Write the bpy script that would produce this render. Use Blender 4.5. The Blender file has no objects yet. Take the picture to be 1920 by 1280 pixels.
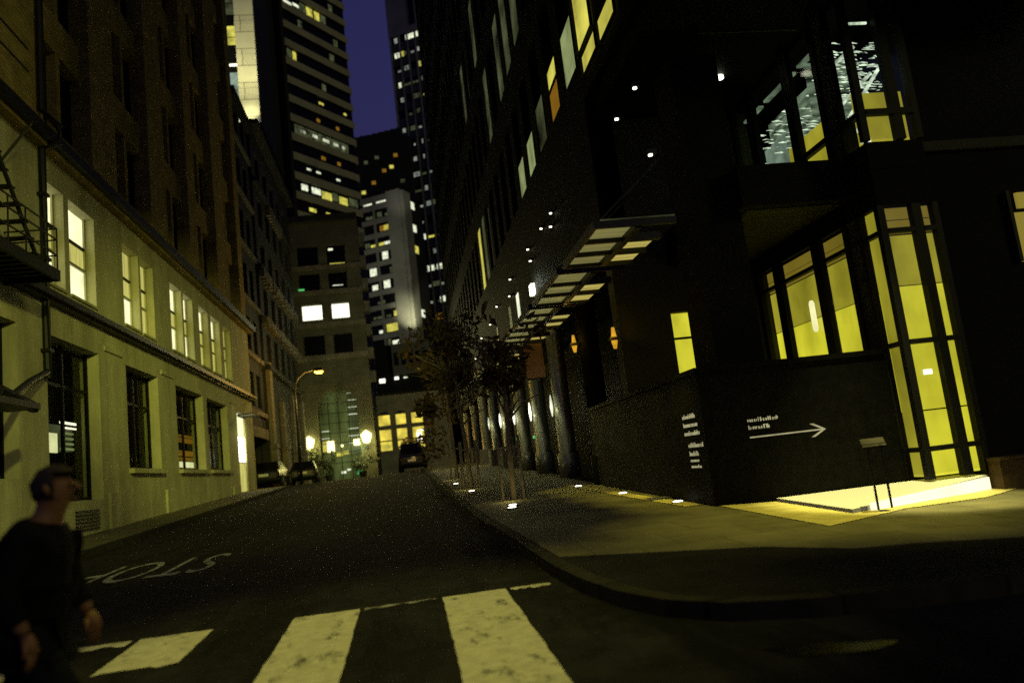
import bpy, bmesh, math, random
from mathutils import Vector, Matrix
R = math.radians
rng = random.Random(7)
S = bpy.context.scene
COL = S.collection

# ------------------------------------------------------------------ camera
cam = bpy.data.cameras.new("camera")
cam.sensor_width = 36.0
cam.lens = 36.0 * 1493.0 / 1920.0
cam.clip_start = 0.05
cam.clip_end = 3000.0
cam.dof.use_dof = True
cam.dof.focus_distance = 14.0
cam.dof.aperture_fstop = 0.8
camo = bpy.data.objects.new("camera", cam)
COL.objects.link(camo)
rt = Vector((0.98513608, -0.12771907, -0.11486834))
up = Vector((0.09299378, -0.1657073, 0.98178065))
fw = Vector((0.14442663, 0.97786959, 0.15136717))
M = Matrix((( rt.x, up.x, -fw.x, 0.0), (rt.y, up.y, -fw.y, 0.0), (rt.z, up.z, -fw.z, 1.4), (0, 0, 0, 1)))
camo.matrix_world = M
S.camera = camo

# ------------------------------------------------------------------ world (dusk sky, sun well below the roofs)
w = bpy.data.worlds.new("World")
S.world = w
w.use_nodes = True
nt = w.node_tree
bg = nt.nodes["Background"]
sky = nt.nodes.new("ShaderNodeTexSky")
sky.sky_type = 'NISHITA'
sky.sun_disc = False
sky.sun_elevation = R(-2.0)
sky.sun_rotation = R(200)
tint = nt.nodes.new("ShaderNodeMix")
tint.data_type = 'RGBA'
tint.blend_type = 'MULTIPLY'
tint.inputs[0].default_value = 1.0
nt.links.new(sky.outputs[0], tint.inputs[6])
tint.inputs[7].default_value = (0.26, 0.24, 0.80, 1)
nt.links.new(tint.outputs[2], bg.inputs[0])
bg.inputs[1].default_value = 0.6
S.view_settings.view_transform = 'Standard'
S.view_settings.look = 'None'
S.view_settings.exposure = 0.0
S.view_settings.gamma = 1.0
S.cycles.use_denoising = False
S.cycles.max_bounces = 5
S.cycles.sample_clamp_indirect = 0.2
S.cycles.sample_clamp_direct = 4.0
S.cycles.use_light_tree = True

# ------------------------------------------------------------------ lights out of the frame: the street lamps behind the camera
YEL = (1.0, 0.86, 0.20)
def spot(name, loc, aim, power, size, blend=0.4, color=YEL, radius=0.25):
    l = bpy.data.lights.new(name, 'SPOT')
    l.energy = power
    l.color = color
    l.spot_size = R(size)
    l.spot_blend = blend
    l.shadow_soft_size = radius
    o = bpy.data.objects.new(name, l)
    COL.objects.link(o)
    o.location = loc
    d = Vector(aim) - Vector(loc)
    o.rotation_euler = d.to_track_quat('-Z', 'Y').to_euler()
    return o
def point(name, loc, power, color=YEL, radius=0.1):
    l = bpy.data.lights.new(name, 'POINT')
    l.energy = power
    l.color = color
    l.shadow_soft_size = radius
    o = bpy.data.objects.new(name, l)
    COL.objects.link(o)
    o.location = loc
    return o
sun = bpy.data.lights.new("city_glow", 'SUN')
sun.energy = 0.30
sun.angle = R(12)
sun.color = (1.0, 0.95, 0.30)
suno = bpy.data.objects.new("city_glow", sun)
COL.objects.link(suno)
suno.rotation_euler = Vector((-0.74, 0.62, -0.26)).to_track_quat('-Z', 'Y').to_euler()
spot("street_light_glow", (0.3, 6.2, 12.0), (-0.2, 6.5, 0.0), 2050, 36, 0.8, (1.0, 0.93, 0.17))
spot("street_light_glow", (2.4, 2.0, 10.5), (-8.1, 40.0, 3.0), 15500, 30, 1.0, (0.97, 1.0, 0.18))
spot("street_light_glow", (1.0, 4.0, 9.0), (-8.1, 21.0, 2.2), 2700, 54, 1.0, (0.97, 1.0, 0.18))

# ------------------------------------------------------------------ materials
def mat(name, col, rough=0.7, var=0.25, scale=3.0, bump=0.0, spec=0.3, metal=0.0, stretch=(1, 1, 1), brick=None):
    m = bpy.data.materials.new(name)
    m.use_nodes = True
    n = m.node_tree.nodes
    l = m.node_tree.links
    p = n["Principled BSDF"]
    p.inputs["Roughness"].default_value = rough
    p.inputs["Specular IOR Level"].default_value = spec
    p.inputs["Metallic"].default_value = metal
    tc = n.new("ShaderNodeTexCoord")
    mp = n.new("ShaderNodeMapping")
    mp.inputs["Scale"].default_value = stretch
    l.new(tc.outputs["Object"], mp.inputs[0])
    nz = n.new("ShaderNodeTexNoise")
    nz.inputs["Scale"].default_value = scale
    nz.inputs["Detail"].default_value = 8
    nz.inputs["Roughness"].default_value = 0.65
    l.new(mp.outputs[0], nz.inputs[0])
    r = n.new("ShaderNodeValToRGB")
    r.color_ramp.elements[0].position = 0.3
    r.color_ramp.elements[1].position = 0.72
    r.color_ramp.elements[0].color = (*[c * (1 - var) for c in col], 1)
    r.color_ramp.elements[1].color = (*[min(1, c * (1 + var)) for c in col], 1)
    l.new(nz.outputs[0], r.inputs[0])
    out = r.outputs[0]
    h = nz.outputs[0]
    if brick:
        bw, bh, mortar, dark = brick
        sx = n.new("ShaderNodeSeparateXYZ")
        l.new(tc.outputs["Object"], sx.inputs[0])
        ad = n.new("ShaderNodeMath")
        l.new(sx.outputs[0], ad.inputs[0])
        l.new(sx.outputs[1], ad.inputs[1])
        cb = n.new("ShaderNodeCombineXYZ")
        l.new(ad.outputs[0], cb.inputs[0])
        l.new(sx.outputs[2], cb.inputs[1])
        if name in FLAT:
            l.new(sx.outputs[0], cb.inputs[0])
            l.new(sx.outputs[1], cb.inputs[1])
        b = n.new("ShaderNodeTexBrick")
        b.inputs["Scale"].default_value = 1
        b.inputs["Brick Width"].default_value = bw
        b.inputs["Row Height"].default_value = bh
        b.inputs["Mortar Size"].default_value = mortar
        b.inputs["Color1"].default_value = (1, 1, 1, 1)
        b.inputs["Color2"].default_value = (0.8, 0.8, 0.8, 1)
        b.inputs["Mortar"].default_value = (dark, dark, dark, 1)
        l.new(cb.outputs[0], b.inputs[0])
        mx = n.new("ShaderNodeMix")
        mx.data_type = 'RGBA'
        mx.blend_type = 'MULTIPLY'
        mx.inputs[0].default_value = 1
        l.new(out, mx.inputs[6])
        l.new(b.outputs[0], mx.inputs[7])
        out = mx.outputs[2]
    l.new(out, p.inputs["Base Color"])
    if bump:
        bp = n.new("ShaderNodeBump")
        bp.inputs["Strength"].default_value = bump
        bp.inputs["Distance"].default_value = 0.02
        l.new(h, bp.inputs["Height"])
        l.new(bp.outputs[0], p.inputs["Normal"])
    return m
FLAT = ("kerb_stone", "concrete_paving", "shaded_paving", "pale_lit_paving")
BIG = ("luminous_panel_bright", "lit_canopy_soffit", "step_light", "lit_curtain", "lit_transom")
def emit(name, col, strength=1.0, var=0.3, scale=2.0, stretch=(1, 1, 1)):
    """a lamp, a lit window or a luminous panel: uneven light, as curtains, shelves and rooms behind glass give"""
    m = bpy.data.materials.new(name)
    m.use_nodes = True
    n = m.node_tree.nodes
    l = m.node_tree.links
    p = n["Principled BSDF"]
    p.inputs["Base Color"].default_value = (0.02, 0.02, 0.015, 1)
    p.inputs["Roughness"].default_value = 0.5
    tc = n.new("ShaderNodeTexCoord")
    mp = n.new("ShaderNodeMapping")
    mp.inputs["Scale"].default_value = stretch
    l.new(tc.outputs["Object"], mp.inputs[0])
    nz = n.new("ShaderNodeTexNoise")
    nz.inputs["Scale"].default_value = scale
    nz.inputs["Detail"].default_value = 4
    l.new(mp.outputs[0], nz.inputs[0])
    r = n.new("ShaderNodeMapRange")
    r.inputs["From Min"].default_value = 0.3
    r.inputs["From Max"].default_value = 0.7
    r.inputs["To Min"].default_value = strength * (1 - var)
    r.inputs["To Max"].default_value = strength * (1 + var)
    l.new(nz.outputs[0], r.inputs["Value"])
    m.cycles.emission_sampling = 'AUTO' if name in BIG else 'NONE'
    p.inputs["Emission Color"].default_value = (*col, 1)
    l.new(r.outputs[0], p.inputs["Emission Strength"])
    return m
def glassy(name, tint=(0.9, 0.9, 0.85), refl=0.12):
    m = bpy.data.materials.new(name)
    m.use_nodes = True
    n = m.node_tree.nodes
    l = m.node_tree.links
    n.remove(n["Principled BSDF"])
    t = n.new("ShaderNodeBsdfTransparent")
    t.inputs[0].default_value = (*tint, 1)
    g = n.new("ShaderNodeBsdfGlossy")
    g.inputs["Roughness"].default_value = 0.08
    nz = n.new("ShaderNodeTexNoise")
    nz.inputs["Scale"].default_value = 0.7
    mr = n.new("ShaderNodeMapRange")
    mr.inputs["To Min"].default_value = refl * 0.7
    mr.inputs["To Max"].default_value = refl * 1.3
    l.new(nz.outputs[0], mr.inputs["Value"])
    mx = n.new("ShaderNodeMixShader")
    l.new(mr.outputs[0], mx.inputs[0])
    l.new(t.outputs[0], mx.inputs[1])
    l.new(g.outputs[0], mx.inputs[2])
    l.new(mx.outputs[0], n["Material Output"].inputs[0])
    return m

m_asphalt = mat("asphalt", (0.020, 0.019, 0.017), 0.9, 0.45, 2.5, 0.6, 0.04)
m_paint = mat("road_paint", (0.60, 0.57, 0.40), 0.8, 0.22, 9.0, 0.3, 0.2)
m_paintworn = mat("worn_road_paint", (0.40, 0.40, 0.34), 0.85, 0.6, 6.0, 0.3, 0.2)
def wear(m, dark, scale, lo, hi, stretch=(1, 1, 1)):
    n = m.node_tree.nodes; l = m.node_tree.links
    p = n["Principled BSDF"]
    src = p.inputs["Base Color"].links[0].from_socket
    tc = n.new("ShaderNodeTexCoord"); mp = n.new("ShaderNodeMapping")
    mp.inputs["Scale"].default_value = stretch
    l.new(tc.outputs["Object"], mp.inputs[0])
    nz = n.new("ShaderNodeTexNoise"); nz.inputs["Scale"].default_value = scale; nz.inputs["Detail"].default_value = 12; nz.inputs["Roughness"].default_value = .75
    l.new(mp.outputs[0], nz.inputs[0])
    r = n.new("ShaderNodeMapRange"); r.inputs["From Min"].default_value = lo; r.inputs["From Max"].default_value = hi
    l.new(nz.outputs[0], r.inputs["Value"])
    mx = n.new("ShaderNodeMix"); mx.data_type = 'RGBA'
    l.new(r.outputs[0], mx.inputs[0]); mx.inputs[6].default_value = (*dark, 1)
    l.new(src, mx.inputs[7]); l.new(mx.outputs[2], p.inputs["Base Color"])
wear(m_paint, (0.05, 0.05, 0.045), 5.0, .34, .46, (1.0, .45, 1))
wear(m_paintworn, (0.03, 0.03, 0.028), 7.0, .38, .56)
wear(m_asphalt, (0.009, 0.009, 0.008), 0.5, .42, .52, (1.6, .35, 1))
m_pave = mat("concrete_paving", (0.13, 0.118, 0.06), 0.8, 0.3, 2.0, 0.3, 0.2, brick=(0.9, 0.9, 0.008, 0.5))
m_paveshade = mat("shaded_paving", (0.016, 0.0155, 0.012), 0.8, 0.35, 2.0, 0.3, 0.05, brick=(1.2, 1.2, 0.008, 0.6))
m_pavelit = mat("pale_lit_paving", (0.52, 0.45, 0.15), 0.7, 0.22, 4.0, 0.2, 0.3, brick=(0.8, 0.6, 0.006, 0.6))
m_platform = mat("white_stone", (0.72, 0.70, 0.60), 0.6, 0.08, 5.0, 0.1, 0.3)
m_kerb = mat("kerb_stone", (0.030, 0.028, 0.018), 0.8, 0.35, 5.0, 0.3, 0.05, brick=(1.1, 1.1, 0.02, 0.35))
m_cream = mat("cream_render", (0.50, 0.48, 0.30), 0.85, 0.16, 1.6, 0.25, 0.2)
wear(m_cream, (0.27, 0.255, 0.15), 1.1, .32, .62, (1, 1, .22))
m_brown = mat("brown_brick", (0.32, 0.25, 0.085), 0.9, 0.35, 1.5, 0.3, 0.05, brick=(0.4, 0.12, 0.01, 0.6))
m_darkmetal = mat("dark_metal", (0.012, 0.012, 0.011), 0.5, 0.3, 4.0, 0.0, 0.3)
m_darkglass = mat("dark_glass", (0.004, 0.0045, 0.004), 0.25, 0.3, 1.0, 0.0, 0.12)
m_towermid = mat("mid_tower_wall", (0.06, 0.06, 0.055), 0.85, 0.3, 0.1, 0.0, 0.1)
m_stonepale = mat("pale_house_stone", (0.40, 0.39, 0.27), 0.9, 0.25, 0.8, 0.3, 0.1, brick=(1.2, 0.5, 0.012, 0.7))
m_stone = mat("grey_stone", (0.11, 0.108, 0.075), 0.9, 0.3, 0.8, 0.3, 0.2, brick=(1.2, 0.6, 0.012, 0.6))
m_stoneband = mat("pale_stone_band", (0.15, 0.14, 0.11), 0.9, 0.35, 1.5, 0.2, 0.2)
m_darkstone = mat("dark_stone", (0.03, 0.03, 0.025), 0.8, 0.35, 1.0, 0.2, 0.2, brick=(1.0, 0.5, 0.01, 0.6))
m_black = mat("black_granite", (0.0035, 0.0035, 0.0028), 0.6, 0.4, 6.0, 0.0, 0.02)
m_blackwall = mat("black_cladding", (0.006, 0.006, 0.0045), 0.7, 0.3, 1.2, 0.0, 0.05)
m_olive = mat("olive_panel", (0.045, 0.045, 0.022), 0.7, 0.15, 1.0, 0.0, 0.1)
m_mullion = mat("black_mullion", (0.005, 0.005, 0.004), 0.5, 0.2, 5.0, 0.0, 0.1)
m_spandrel = mat("concrete_spandrel", (0.22, 0.21, 0.15), 0.85, 0.2, 0.15, 0.1, 0.2)
m_tower = mat("tower_stone", (0.16, 0.16, 0.15), 0.85, 0.3, 0.1, 0.1, 0.2)
m_towerdark = mat("dark_tower_wall", (0.012, 0.012, 0.012), 0.8, 0.3, 0.1, 0.0, 0.1)
m_tile = mat("pale_tile", (0.55, 0.53, 0.45), 0.6, 0.12, 0.5, 0.0, 0.3, brick=(6.0, 1.9, 0.05, 0.35))
m_rust = mat("terracotta_wall", (0.075, 0.048, 0.014), 0.85, 0.25, 3.0, 0.2, 0.2)
m_leaf = mat("autumn_leaves", (0.085, 0.058, 0.016), 0.7, 0.5, 2.0, 0.0, 0.3)
m_leafdark = mat("dark_leaves", (0.03, 0.045, 0.015), 0.7, 0.5, 2.0, 0.0, 0.3)
m_bark = mat("tree_bark", (0.20, 0.17, 0.11), 0.9, 0.35, 6.0, 0.5, 0.2, stretch=(1, 1, 0.2))
m_carpaint = mat("dark_car_paint", (0.012, 0.012, 0.012), 0.25, 0.1, 3.0, 0.0, 0.6)
m_tyre = mat("tyre_rubber", (0.01, 0.01, 0.01), 0.8, 0.2, 8.0)
m_chrome = mat("brushed_steel", (0.35, 0.35, 0.32), 0.35, 0.1, 8.0, 0.0, 0.5, 0.8)
m_steel = mat("satin_steel", (0.30, 0.30, 0.24), 0.38, 0.15, 5.0, 0.0, 0.5, 0.7)
m_water = mat("puddle_water", (0.006, 0.006, 0.005), 0.22, 0.3, 6.0, 0.15, 0.35)
m_banner = mat("banner_cloth", (0.30, 0.15, 0.07), 0.9, 0.25, 4.0, 0.1, 0.1)
m_skin = mat("skin", (0.20, 0.095, 0.042), 0.6, 0.12, 9.0, 0.05, 0.35)
m_hair = mat("dark_hair", (0.03, 0.018, 0.010), 0.6, 0.4, 30.0, 0.3, 0.3, stretch=(1, 1, 0.2))
m_coat = mat("black_coat", (0.005, 0.005, 0.006), 0.9, 0.4, 12.0, 0.4, 0.1)
m_trouser = mat("black_trousers", (0.009, 0.009, 0.012), 0.9, 0.4, 14.0, 0.4, 0.1)
m_letter = mat("pale_lettering", (0.75, 0.73, 0.60), 0.6, 0.1, 9.0)
m_glass = glassy("clear_glass", (0.9, 0.9, 0.85), 0.04)
m_glassrefl = glassy("reflecting_glass", (0.8, 0.82, 0.75), 0.06)

e_white = emit("white_lamp", (1.0, 0.97, 0.75), 2.2, 0.2)
e_hot = emit("hot_white_lamp", (1.0, 0.95, 0.70), 6.0, 0.1)
e_amber = emit("amber_lamp", (1.0, 0.55, 0.06), 14.0, 0.1)
e_amberlow = emit("amber_sconce", (1.0, 0.50, 0.03), 0.55, 0.5, 6.0)
e_win = emit("lit_office_window", (1.0, 0.92, 0.14), 0.55, 0.5, 1.1)
e_winw = emit("lit_white_window", (0.95, 1.0, 0.72), 0.85, 0.4, 1.3)
e_windim = emit("dim_office_window", (0.8, 0.95, 0.40), 0.05, 0.95, 0.9)
e_winblue = emit("bluish_office_window", (0.85, 0.95, 0.80), 0.20, 0.8, 0.5)
e_winamber = emit("amber_room_window", (1.0, 0.48, 0.03), 0.20, 0.3, 1.0)
e_blind = emit("white_blind", (1.0, 1.0, 0.72), 1.9, 0.12, 0.4, (0.2, 0.2, 6))
e_curtain = emit("lit_curtain", (1.0, 0.93, 0.24), 0.50, 0.45, 5.0, (4, 4, 0.15))
e_transom = emit("lit_transom", (1.0, 0.97, 0.55), 1.10, 0.2, 2.0)
e_yellowroom = emit("yellow_room", (1.0, 0.80, 0.10), 0.80, 0.45, 1.1)
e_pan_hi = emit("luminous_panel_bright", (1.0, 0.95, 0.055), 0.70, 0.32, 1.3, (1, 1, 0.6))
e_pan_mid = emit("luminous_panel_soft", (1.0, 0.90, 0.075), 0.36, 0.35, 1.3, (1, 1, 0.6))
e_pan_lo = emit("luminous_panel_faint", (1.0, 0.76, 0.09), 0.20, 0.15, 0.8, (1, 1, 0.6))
e_haze = emit("haze_glow", (0.7, 1.0, 0.7), 0.16, 0.95, 2.2, (1, 1, 5))
e_pale = emit("pale_office_window", (0.85, 1.0, 0.40), 0.26, 0.4, 1.5)
e_bar = emit("glow_bar", (0.80, 1.0, 0.80), 0.8, 0.98, 7.0)
e_letter = emit("lit_lettering", (1.0, 0.93, 0.50), 0.34, 0.2, 9.0)
e_step = emit("step_light", (1.0, 0.95, 0.55), 1.5, 0.15, 1.0)
e_green = emit("green_lamp", (0.15, 1.0, 0.25), 0.6, 0.3)
e_teal = emit("teal_glow", (0.7, 1.0, 0.8), 0.22, 0.6, 2.0)
e_canopy = emit("lit_canopy_soffit", (1.0, 0.82, 0.20), 0.42, 0.35, 3.0, (0.3, 6, 1))
e_canopyd = emit("dim_canopy_soffit", (1.0, 0.92, 0.30), 0.15, 0.35, 3.0, (0.3, 6, 1))
e_mint = emit("entrance_glow", (0.65, 1.0, 0.25), 0.045, 0.9, 0.6, (2, 2, .5))
e_lantern = emit("lantern_glass", (1.0, 0.90, 0.30), 13.0, 0.1)

# ------------------------------------------------------------------ mesh helpers
class MB:
    def __init__(self):
        self.v, self.f, self.mi, self.mats = [], [], [], []
    def _m(self, m):
        if m not in self.mats:
            self.mats.append(m)
        return self.mats.index(m)
    def poly(self, pts, m):
        b = len(self.v)
        self.v += [tuple(p) for p in pts]
        self.f.append(tuple(range(b, b + len(pts))))
        self.mi.append(self._m(m))
    def hexa(self, p, m):
        b = len(self.v)
        self.v += [tuple(q) for q in p]
        k = self._m(m)
        for q in ((0, 3, 2, 1), (4, 5, 6, 7), (0, 1, 5, 4), (1, 2, 6, 5), (2, 3, 7, 6), (3, 0, 4, 7)):
            self.f.append(tuple(b + i for i in q))
            self.mi.append(k)
    def box(self, x0, x1, y0, y1, z0, z1, m):
        x0, x1 = sorted((x0, x1)); y0, y1 = sorted((y0, y1)); z0, z1 = sorted((z0, z1))
        self.hexa([(x0, y0, z0), (x1, y0, z0), (x1, y1, z0), (x0, y1, z0), (x0, y0, z1), (x1, y0, z1), (x1, y1, z1), (x0, y1, z1)], m)
    def obox(self, o, d, nrm, u0, u1, t0, t1, z0, z1, m):
        """box in a rotated frame: o origin (x,y), d direction along the wall, nrm depth direction"""
        P = lambda u, t, z: (o[0] + d[0] * u + nrm[0] * t, o[1] + d[1] * u + nrm[1] * t, z)
        self.hexa([P(u0, t0, z0), P(u1, t0, z0), P(u1, t1, z0), P(u0, t1, z0), P(u0, t0, z1), P(u1, t0, z1), P(u1, t1, z1), P(u0, t1, z1)], m)
    def tube(self, pts, rad, m, seg=8, caps=True):
        pts = [Vector(p) for p in pts]
        rads = rad if isinstance(rad, (list, tuple)) else [rad] * len(pts)
        rings = []
        k = self._m(m)
        for i, p in enumerate(pts):
            t = (pts[min(i + 1, len(pts) - 1)] - pts[max(i - 1, 0)]).normalized()
            a = t.orthogonal().normalized() if abs(t.z) < 0.999 else Vector((1, 0, 0))
            if abs(t.z) < 0.999:
                a = t.cross(Vector((0, 0, 1))).normalized()
            b = t.cross(a).normalized()
            s = len(self.v)
            for j in range(seg):
                an = 2 * math.pi * j / seg
                self.v.append(tuple(p + (a * math.cos(an) + b * math.sin(an)) * rads[i]))
            rings.append(s)
        for i in range(len(rings) - 1):
            for j in range(seg):
                j2 = (j + 1) % seg
                self.f.append((rings[i] + j, rings[i] + j2, rings[i + 1] + j2, rings[i + 1] + j))
                self.mi.append(k)
        if caps:
            self.f.append(tuple(rings[0] + j for j in range(seg))[::-1]); self.mi.append(k)
            self.f.append(tuple(rings[-1] + j for j in range(seg))); self.mi.append(k)
    def lathe(self, c, prof, m, seg=12):
        self.tube([(c[0], c[1], c[2] + z) for r, z in prof], [max(r, 0.001) for r, z in prof], m, seg)
    def build(self, name, parent=None, smooth=False, fix=True):
        me = bpy.data.meshes.new(name)
        o = org(parent) if parent else Vector((0, 0, 0))
        me.from_pydata([(x - o.x, y - o.y, z - o.z) for x, y, z in self.v], [], self.f)
        for m in self.mats:
            me.materials.append(m)
        me.polygons.foreach_set("material_index", self.mi)
        if fix:
            bm = bmesh.new(); bm.from_mesh(me)
            bmesh.ops.recalc_face_normals(bm, faces=bm.faces[:])
            bm.to_mesh(me); bm.free()
        if smooth:
            me.polygons.foreach_set("use_smooth", [True] * len(me.polygons))
        ob = bpy.data.objects.new(name, me)
        COL.objects.link(ob)
        if parent:
            ob.parent = parent
        return ob
ORG = {}
def org(o):
    v = Vector((0, 0, 0))
    while o is not None:
        v = v + o.location
        o = o.parent
    return v
def thing(name, label, cat, loc=(0, 0, 0), group=None, rz=0.0):
    o = bpy.data.objects.new(name, None)
    o.empty_display_size = 0.3
    COL.objects.link(o)
    o.location = loc
    o.rotation_euler = (0, 0, rz)
    return tag(o, label, cat, group)
def tag(o, label, cat, group=None):
    o["label"] = label
    o["category"] = cat
    if group:
        o["group"] = group
    return o
def struct(o):
    o["kind"] = "structure"
    return o
def b1(name, parent, m, *boxes):
    k = MB()
    for b in boxes:
        k.box(*b, m)
    return k.build(name, parent)
def each(name, parent, m, *boxes):
    for b in boxes:
        b1(name, parent, m, b)
def dup(root, loc, label, rz=None, group=None):
    c = root.copy(); COL.objects.link(c)
    c.location = loc
    if rz is not None:
        c.rotation_euler = (0, 0, rz)
    c["label"] = label
    for ch in root.children:
        d = ch.copy(); COL.objects.link(d); d.parent = c
        for g in ch.children:
            e = g.copy(); COL.objects.link(e); e.parent = d
    return c
def wallgrid(mb, axis, plane, thick, u0, u1, z0, z1, holes, m):
    """wall with real openings; axis 'x': plane X=const, u=Y ; axis 'y': plane Y=const, u=X ; thick is signed depth"""
    us = sorted({u0, u1, *[min(max(h[0], u0), u1) for h in holes], *[min(max(h[1], u0), u1) for h in holes]})
    for a, b in zip(us, us[1:]):
        if b - a < 1e-6:
            continue
        mid = (a + b) / 2
        cuts = sorted((h[2], h[3]) for h in holes if h[0] < mid < h[1])
        z = z0
        spans = []
        for c0, c1 in cuts:
            if c0 > z:
                spans.append((z, c0))
            z = max(z, c1)
        if z < z1:
            spans.append((z, z1))
        for s0, s1 in spans:
            if axis == 'x':
                mb.box(plane, plane + thick, a, b, s0, s1, m)
            else:
                mb.box(a, b, plane, plane + thick, s0, s1, m)

# ------------------------------------------------------------------ terrain
G = 0.035
def prof(y):
    if y < 42:
        return G * y
    if y < 56:
        t = (y - 42) / 14
        return G * 42 + G * 14 * (t - t * t / 2) 
    return G * 42 + G * 7
def gz(x, y):
    return prof(y) - 0.05 * max(0.0, x - 4.2)
YS = [-60, -20, 0, 42, 43, 44, 45, 46, 47, 48, 49, 50, 52, 54, 56, 140]
def sheet(name, x0, x1, y0, y1, dz, m, xb=(4.2,)):
    mb = MB()
    xs = sorted({x0, x1, *[x for x in xb if x0 < x < x1]})
    ys = sorted({y0, y1, *[y for y in YS if y0 < y < y1]})
    for a, b in zip(xs, xs[1:]):
        for c, d in zip(ys, ys[1:]):
            mb.poly([(a, c, gz(a, c) + dz), (b, c, gz(b, c) + dz), (b, d, gz(b, d) + dz), (a, d, gz(a, d) + dz)], m)
    return mb.build(name)
gmb = MB()
gmb.poly([(-900, -900, -6), (900, -900, -6), (900, 1500, -6), (-900, 1500, -6)], m_asphalt)
struct(gmb.build("ground"))
road = struct(sheet("road", -60, 60, -60, 140, 0.0, m_asphalt))

def pave(name, pts, dz, m, drop=0.2):
    """polygon of pavement lying on the slope, with sides"""
    mb = MB()
    mb.poly([(x, y, gz(x, y) + dz) for x, y in pts], m)
    n = len(pts)
    for i in range(n):
        (a, b), (c, d) = pts[i], pts[(i + 1) % n]
        mb.poly([(a, b, gz(a, b) + dz), (c, d, gz(c, d) + dz), (c, d, gz(c, d) + dz - drop), (a, b, gz(a, b) + dz - drop)], m)
    return struct(mb.build(name))
curb = [(1.0, 22.0), (1.08, 13.4), (1.22, 10.6), (1.30, 7.9), (1.38, 7.0), (1.52, 6.25), (1.72, 5.75), (2.05, 5.38), (2.55, 5.16), (3.2, 5.05), (4.2, 4.98)]
def stripY(name, xa, xb, y0, y1, dz, m, drop=0.2):
    ys = sorted({y0, y1, *[y for y in YS if y0 < y < y1]})
    mb = MB()
    for c, d in zip(ys, ys[1:]):
        p = [(xa, c), (xb, c), (xb, d), (xa, d)]
        top = [(x, y, gz(x, y) + dz) for x, y in p]
        bot = [(x, y, gz(x, y) + dz - drop) for x, y in p]
        mb.hexa(bot + top, m)
    return struct(mb.build(name))
# right: shade near the kerb put into darker paving, paler paving before the lobby
inner = [(1.15, 22.0), (1.25, 13.4), (1.38, 10.6), (1.45, 8.28), (3.2, 7.25), (3.7, 6.6), (4.2, 6.45)]
pave("pavement", [(4.2, 22.0)] + inner[0:7], 0.128, m_pave)
kin = []
for i, (x, y) in enumerate(curb):
    t = Vector(curb[min(i + 1, len(curb) - 1)]) - Vector(curb[max(i - 1, 0)])
    nn = Vector((-t.y, t.x)).normalized() * 0.16
    kin.append((x + nn.x, y + nn.y))
kin[-1] = (4.2, 5.14)
kin[0] = (1.16, 22.0)
pave("pavement", [(4.2, 22.0)] + kin, 0.12, m_paveshade)
mb = MB()
for i in range(len(curb) - 1):
    q = [curb[i], curb[i + 1], kin[i + 1], kin[i]]
    top = [(x, y, gz(x, y) + 0.126) for x, y in q]
    bot = [(x, y, gz(x, y) - 0.1) for x, y in q]
    mb.hexa(bot + top, m_kerb)
q = [(4.2, 4.98), (40, 4.4), (40, 4.56), (4.2, 5.14)]
mb.hexa([(x, y, gz(x, y) - 0.1) for x, y in q] + [(x, y, gz(x, y) + 0.126) for x, y in q], m_kerb)
q = [(0.9, 60), (1.0, 22), (1.16, 22), (1.06, 60)]
ys = [22, 42, 44, 46, 48, 50, 53, 56, 60]
for a, b in zip(ys, ys[1:]):
    xa, xb = 1.0 - 0.1 * (a - 22) / 38, 1.0 - 0.1 * (b - 22) / 38
    q = [(xa, a), (xb, b), (xb + .16, b), (xa + .16, a)]
    mb.hexa([(x, y, gz(x, y) - 0.1) for x, y in q] + [(x, y, gz(x, y) + 0.126) for x, y in q], m_kerb)
struct(mb.build("kerb"))
pave("pavement", [(4.2, 5.14), (40, 4.56), (40, 12), (4.2, 12)], 0.12, m_paveshade)
pave("pavement", [(4.2, 6.45), (9.0, 5.75), (40, 5.5), (40, 12), (4.2, 12)], 0.128, m_pave)
stripY("pavement", 1.16, 4.4, 22, 60, 0.122, m_pave)
# lobby apron and street wall border: bright light put into paler paving
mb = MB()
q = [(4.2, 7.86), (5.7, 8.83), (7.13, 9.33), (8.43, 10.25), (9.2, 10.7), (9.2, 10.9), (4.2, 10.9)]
mb.poly([(x, y, gz(x, y) + 0.136) for x, y in q], m_pavelit)
mb.poly([(x, y, gz(x, y) + 0.136) for x, y in [(3.86, 11.2), (4.1, 11.2), (3.74, 18.5), (3.50, 18.5)]], m_pavelit)
struct(mb.build("pale_lit_pavement"))
# left pavement with kerb
stripY("pavement", -8.6, -6.36, 6.0, 44.5, 0.12, m_pave)
stripY("kerb", -6.36, -6.2, 6.0, 44.5, 0.126, m_kerb)
stripY("pavement", -9.6, -8.0, 44.5, 70, 0.10, m_pave)
stripY("pavement", -40, 40, 68.2, 72, 0.12, m_pave)

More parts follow.
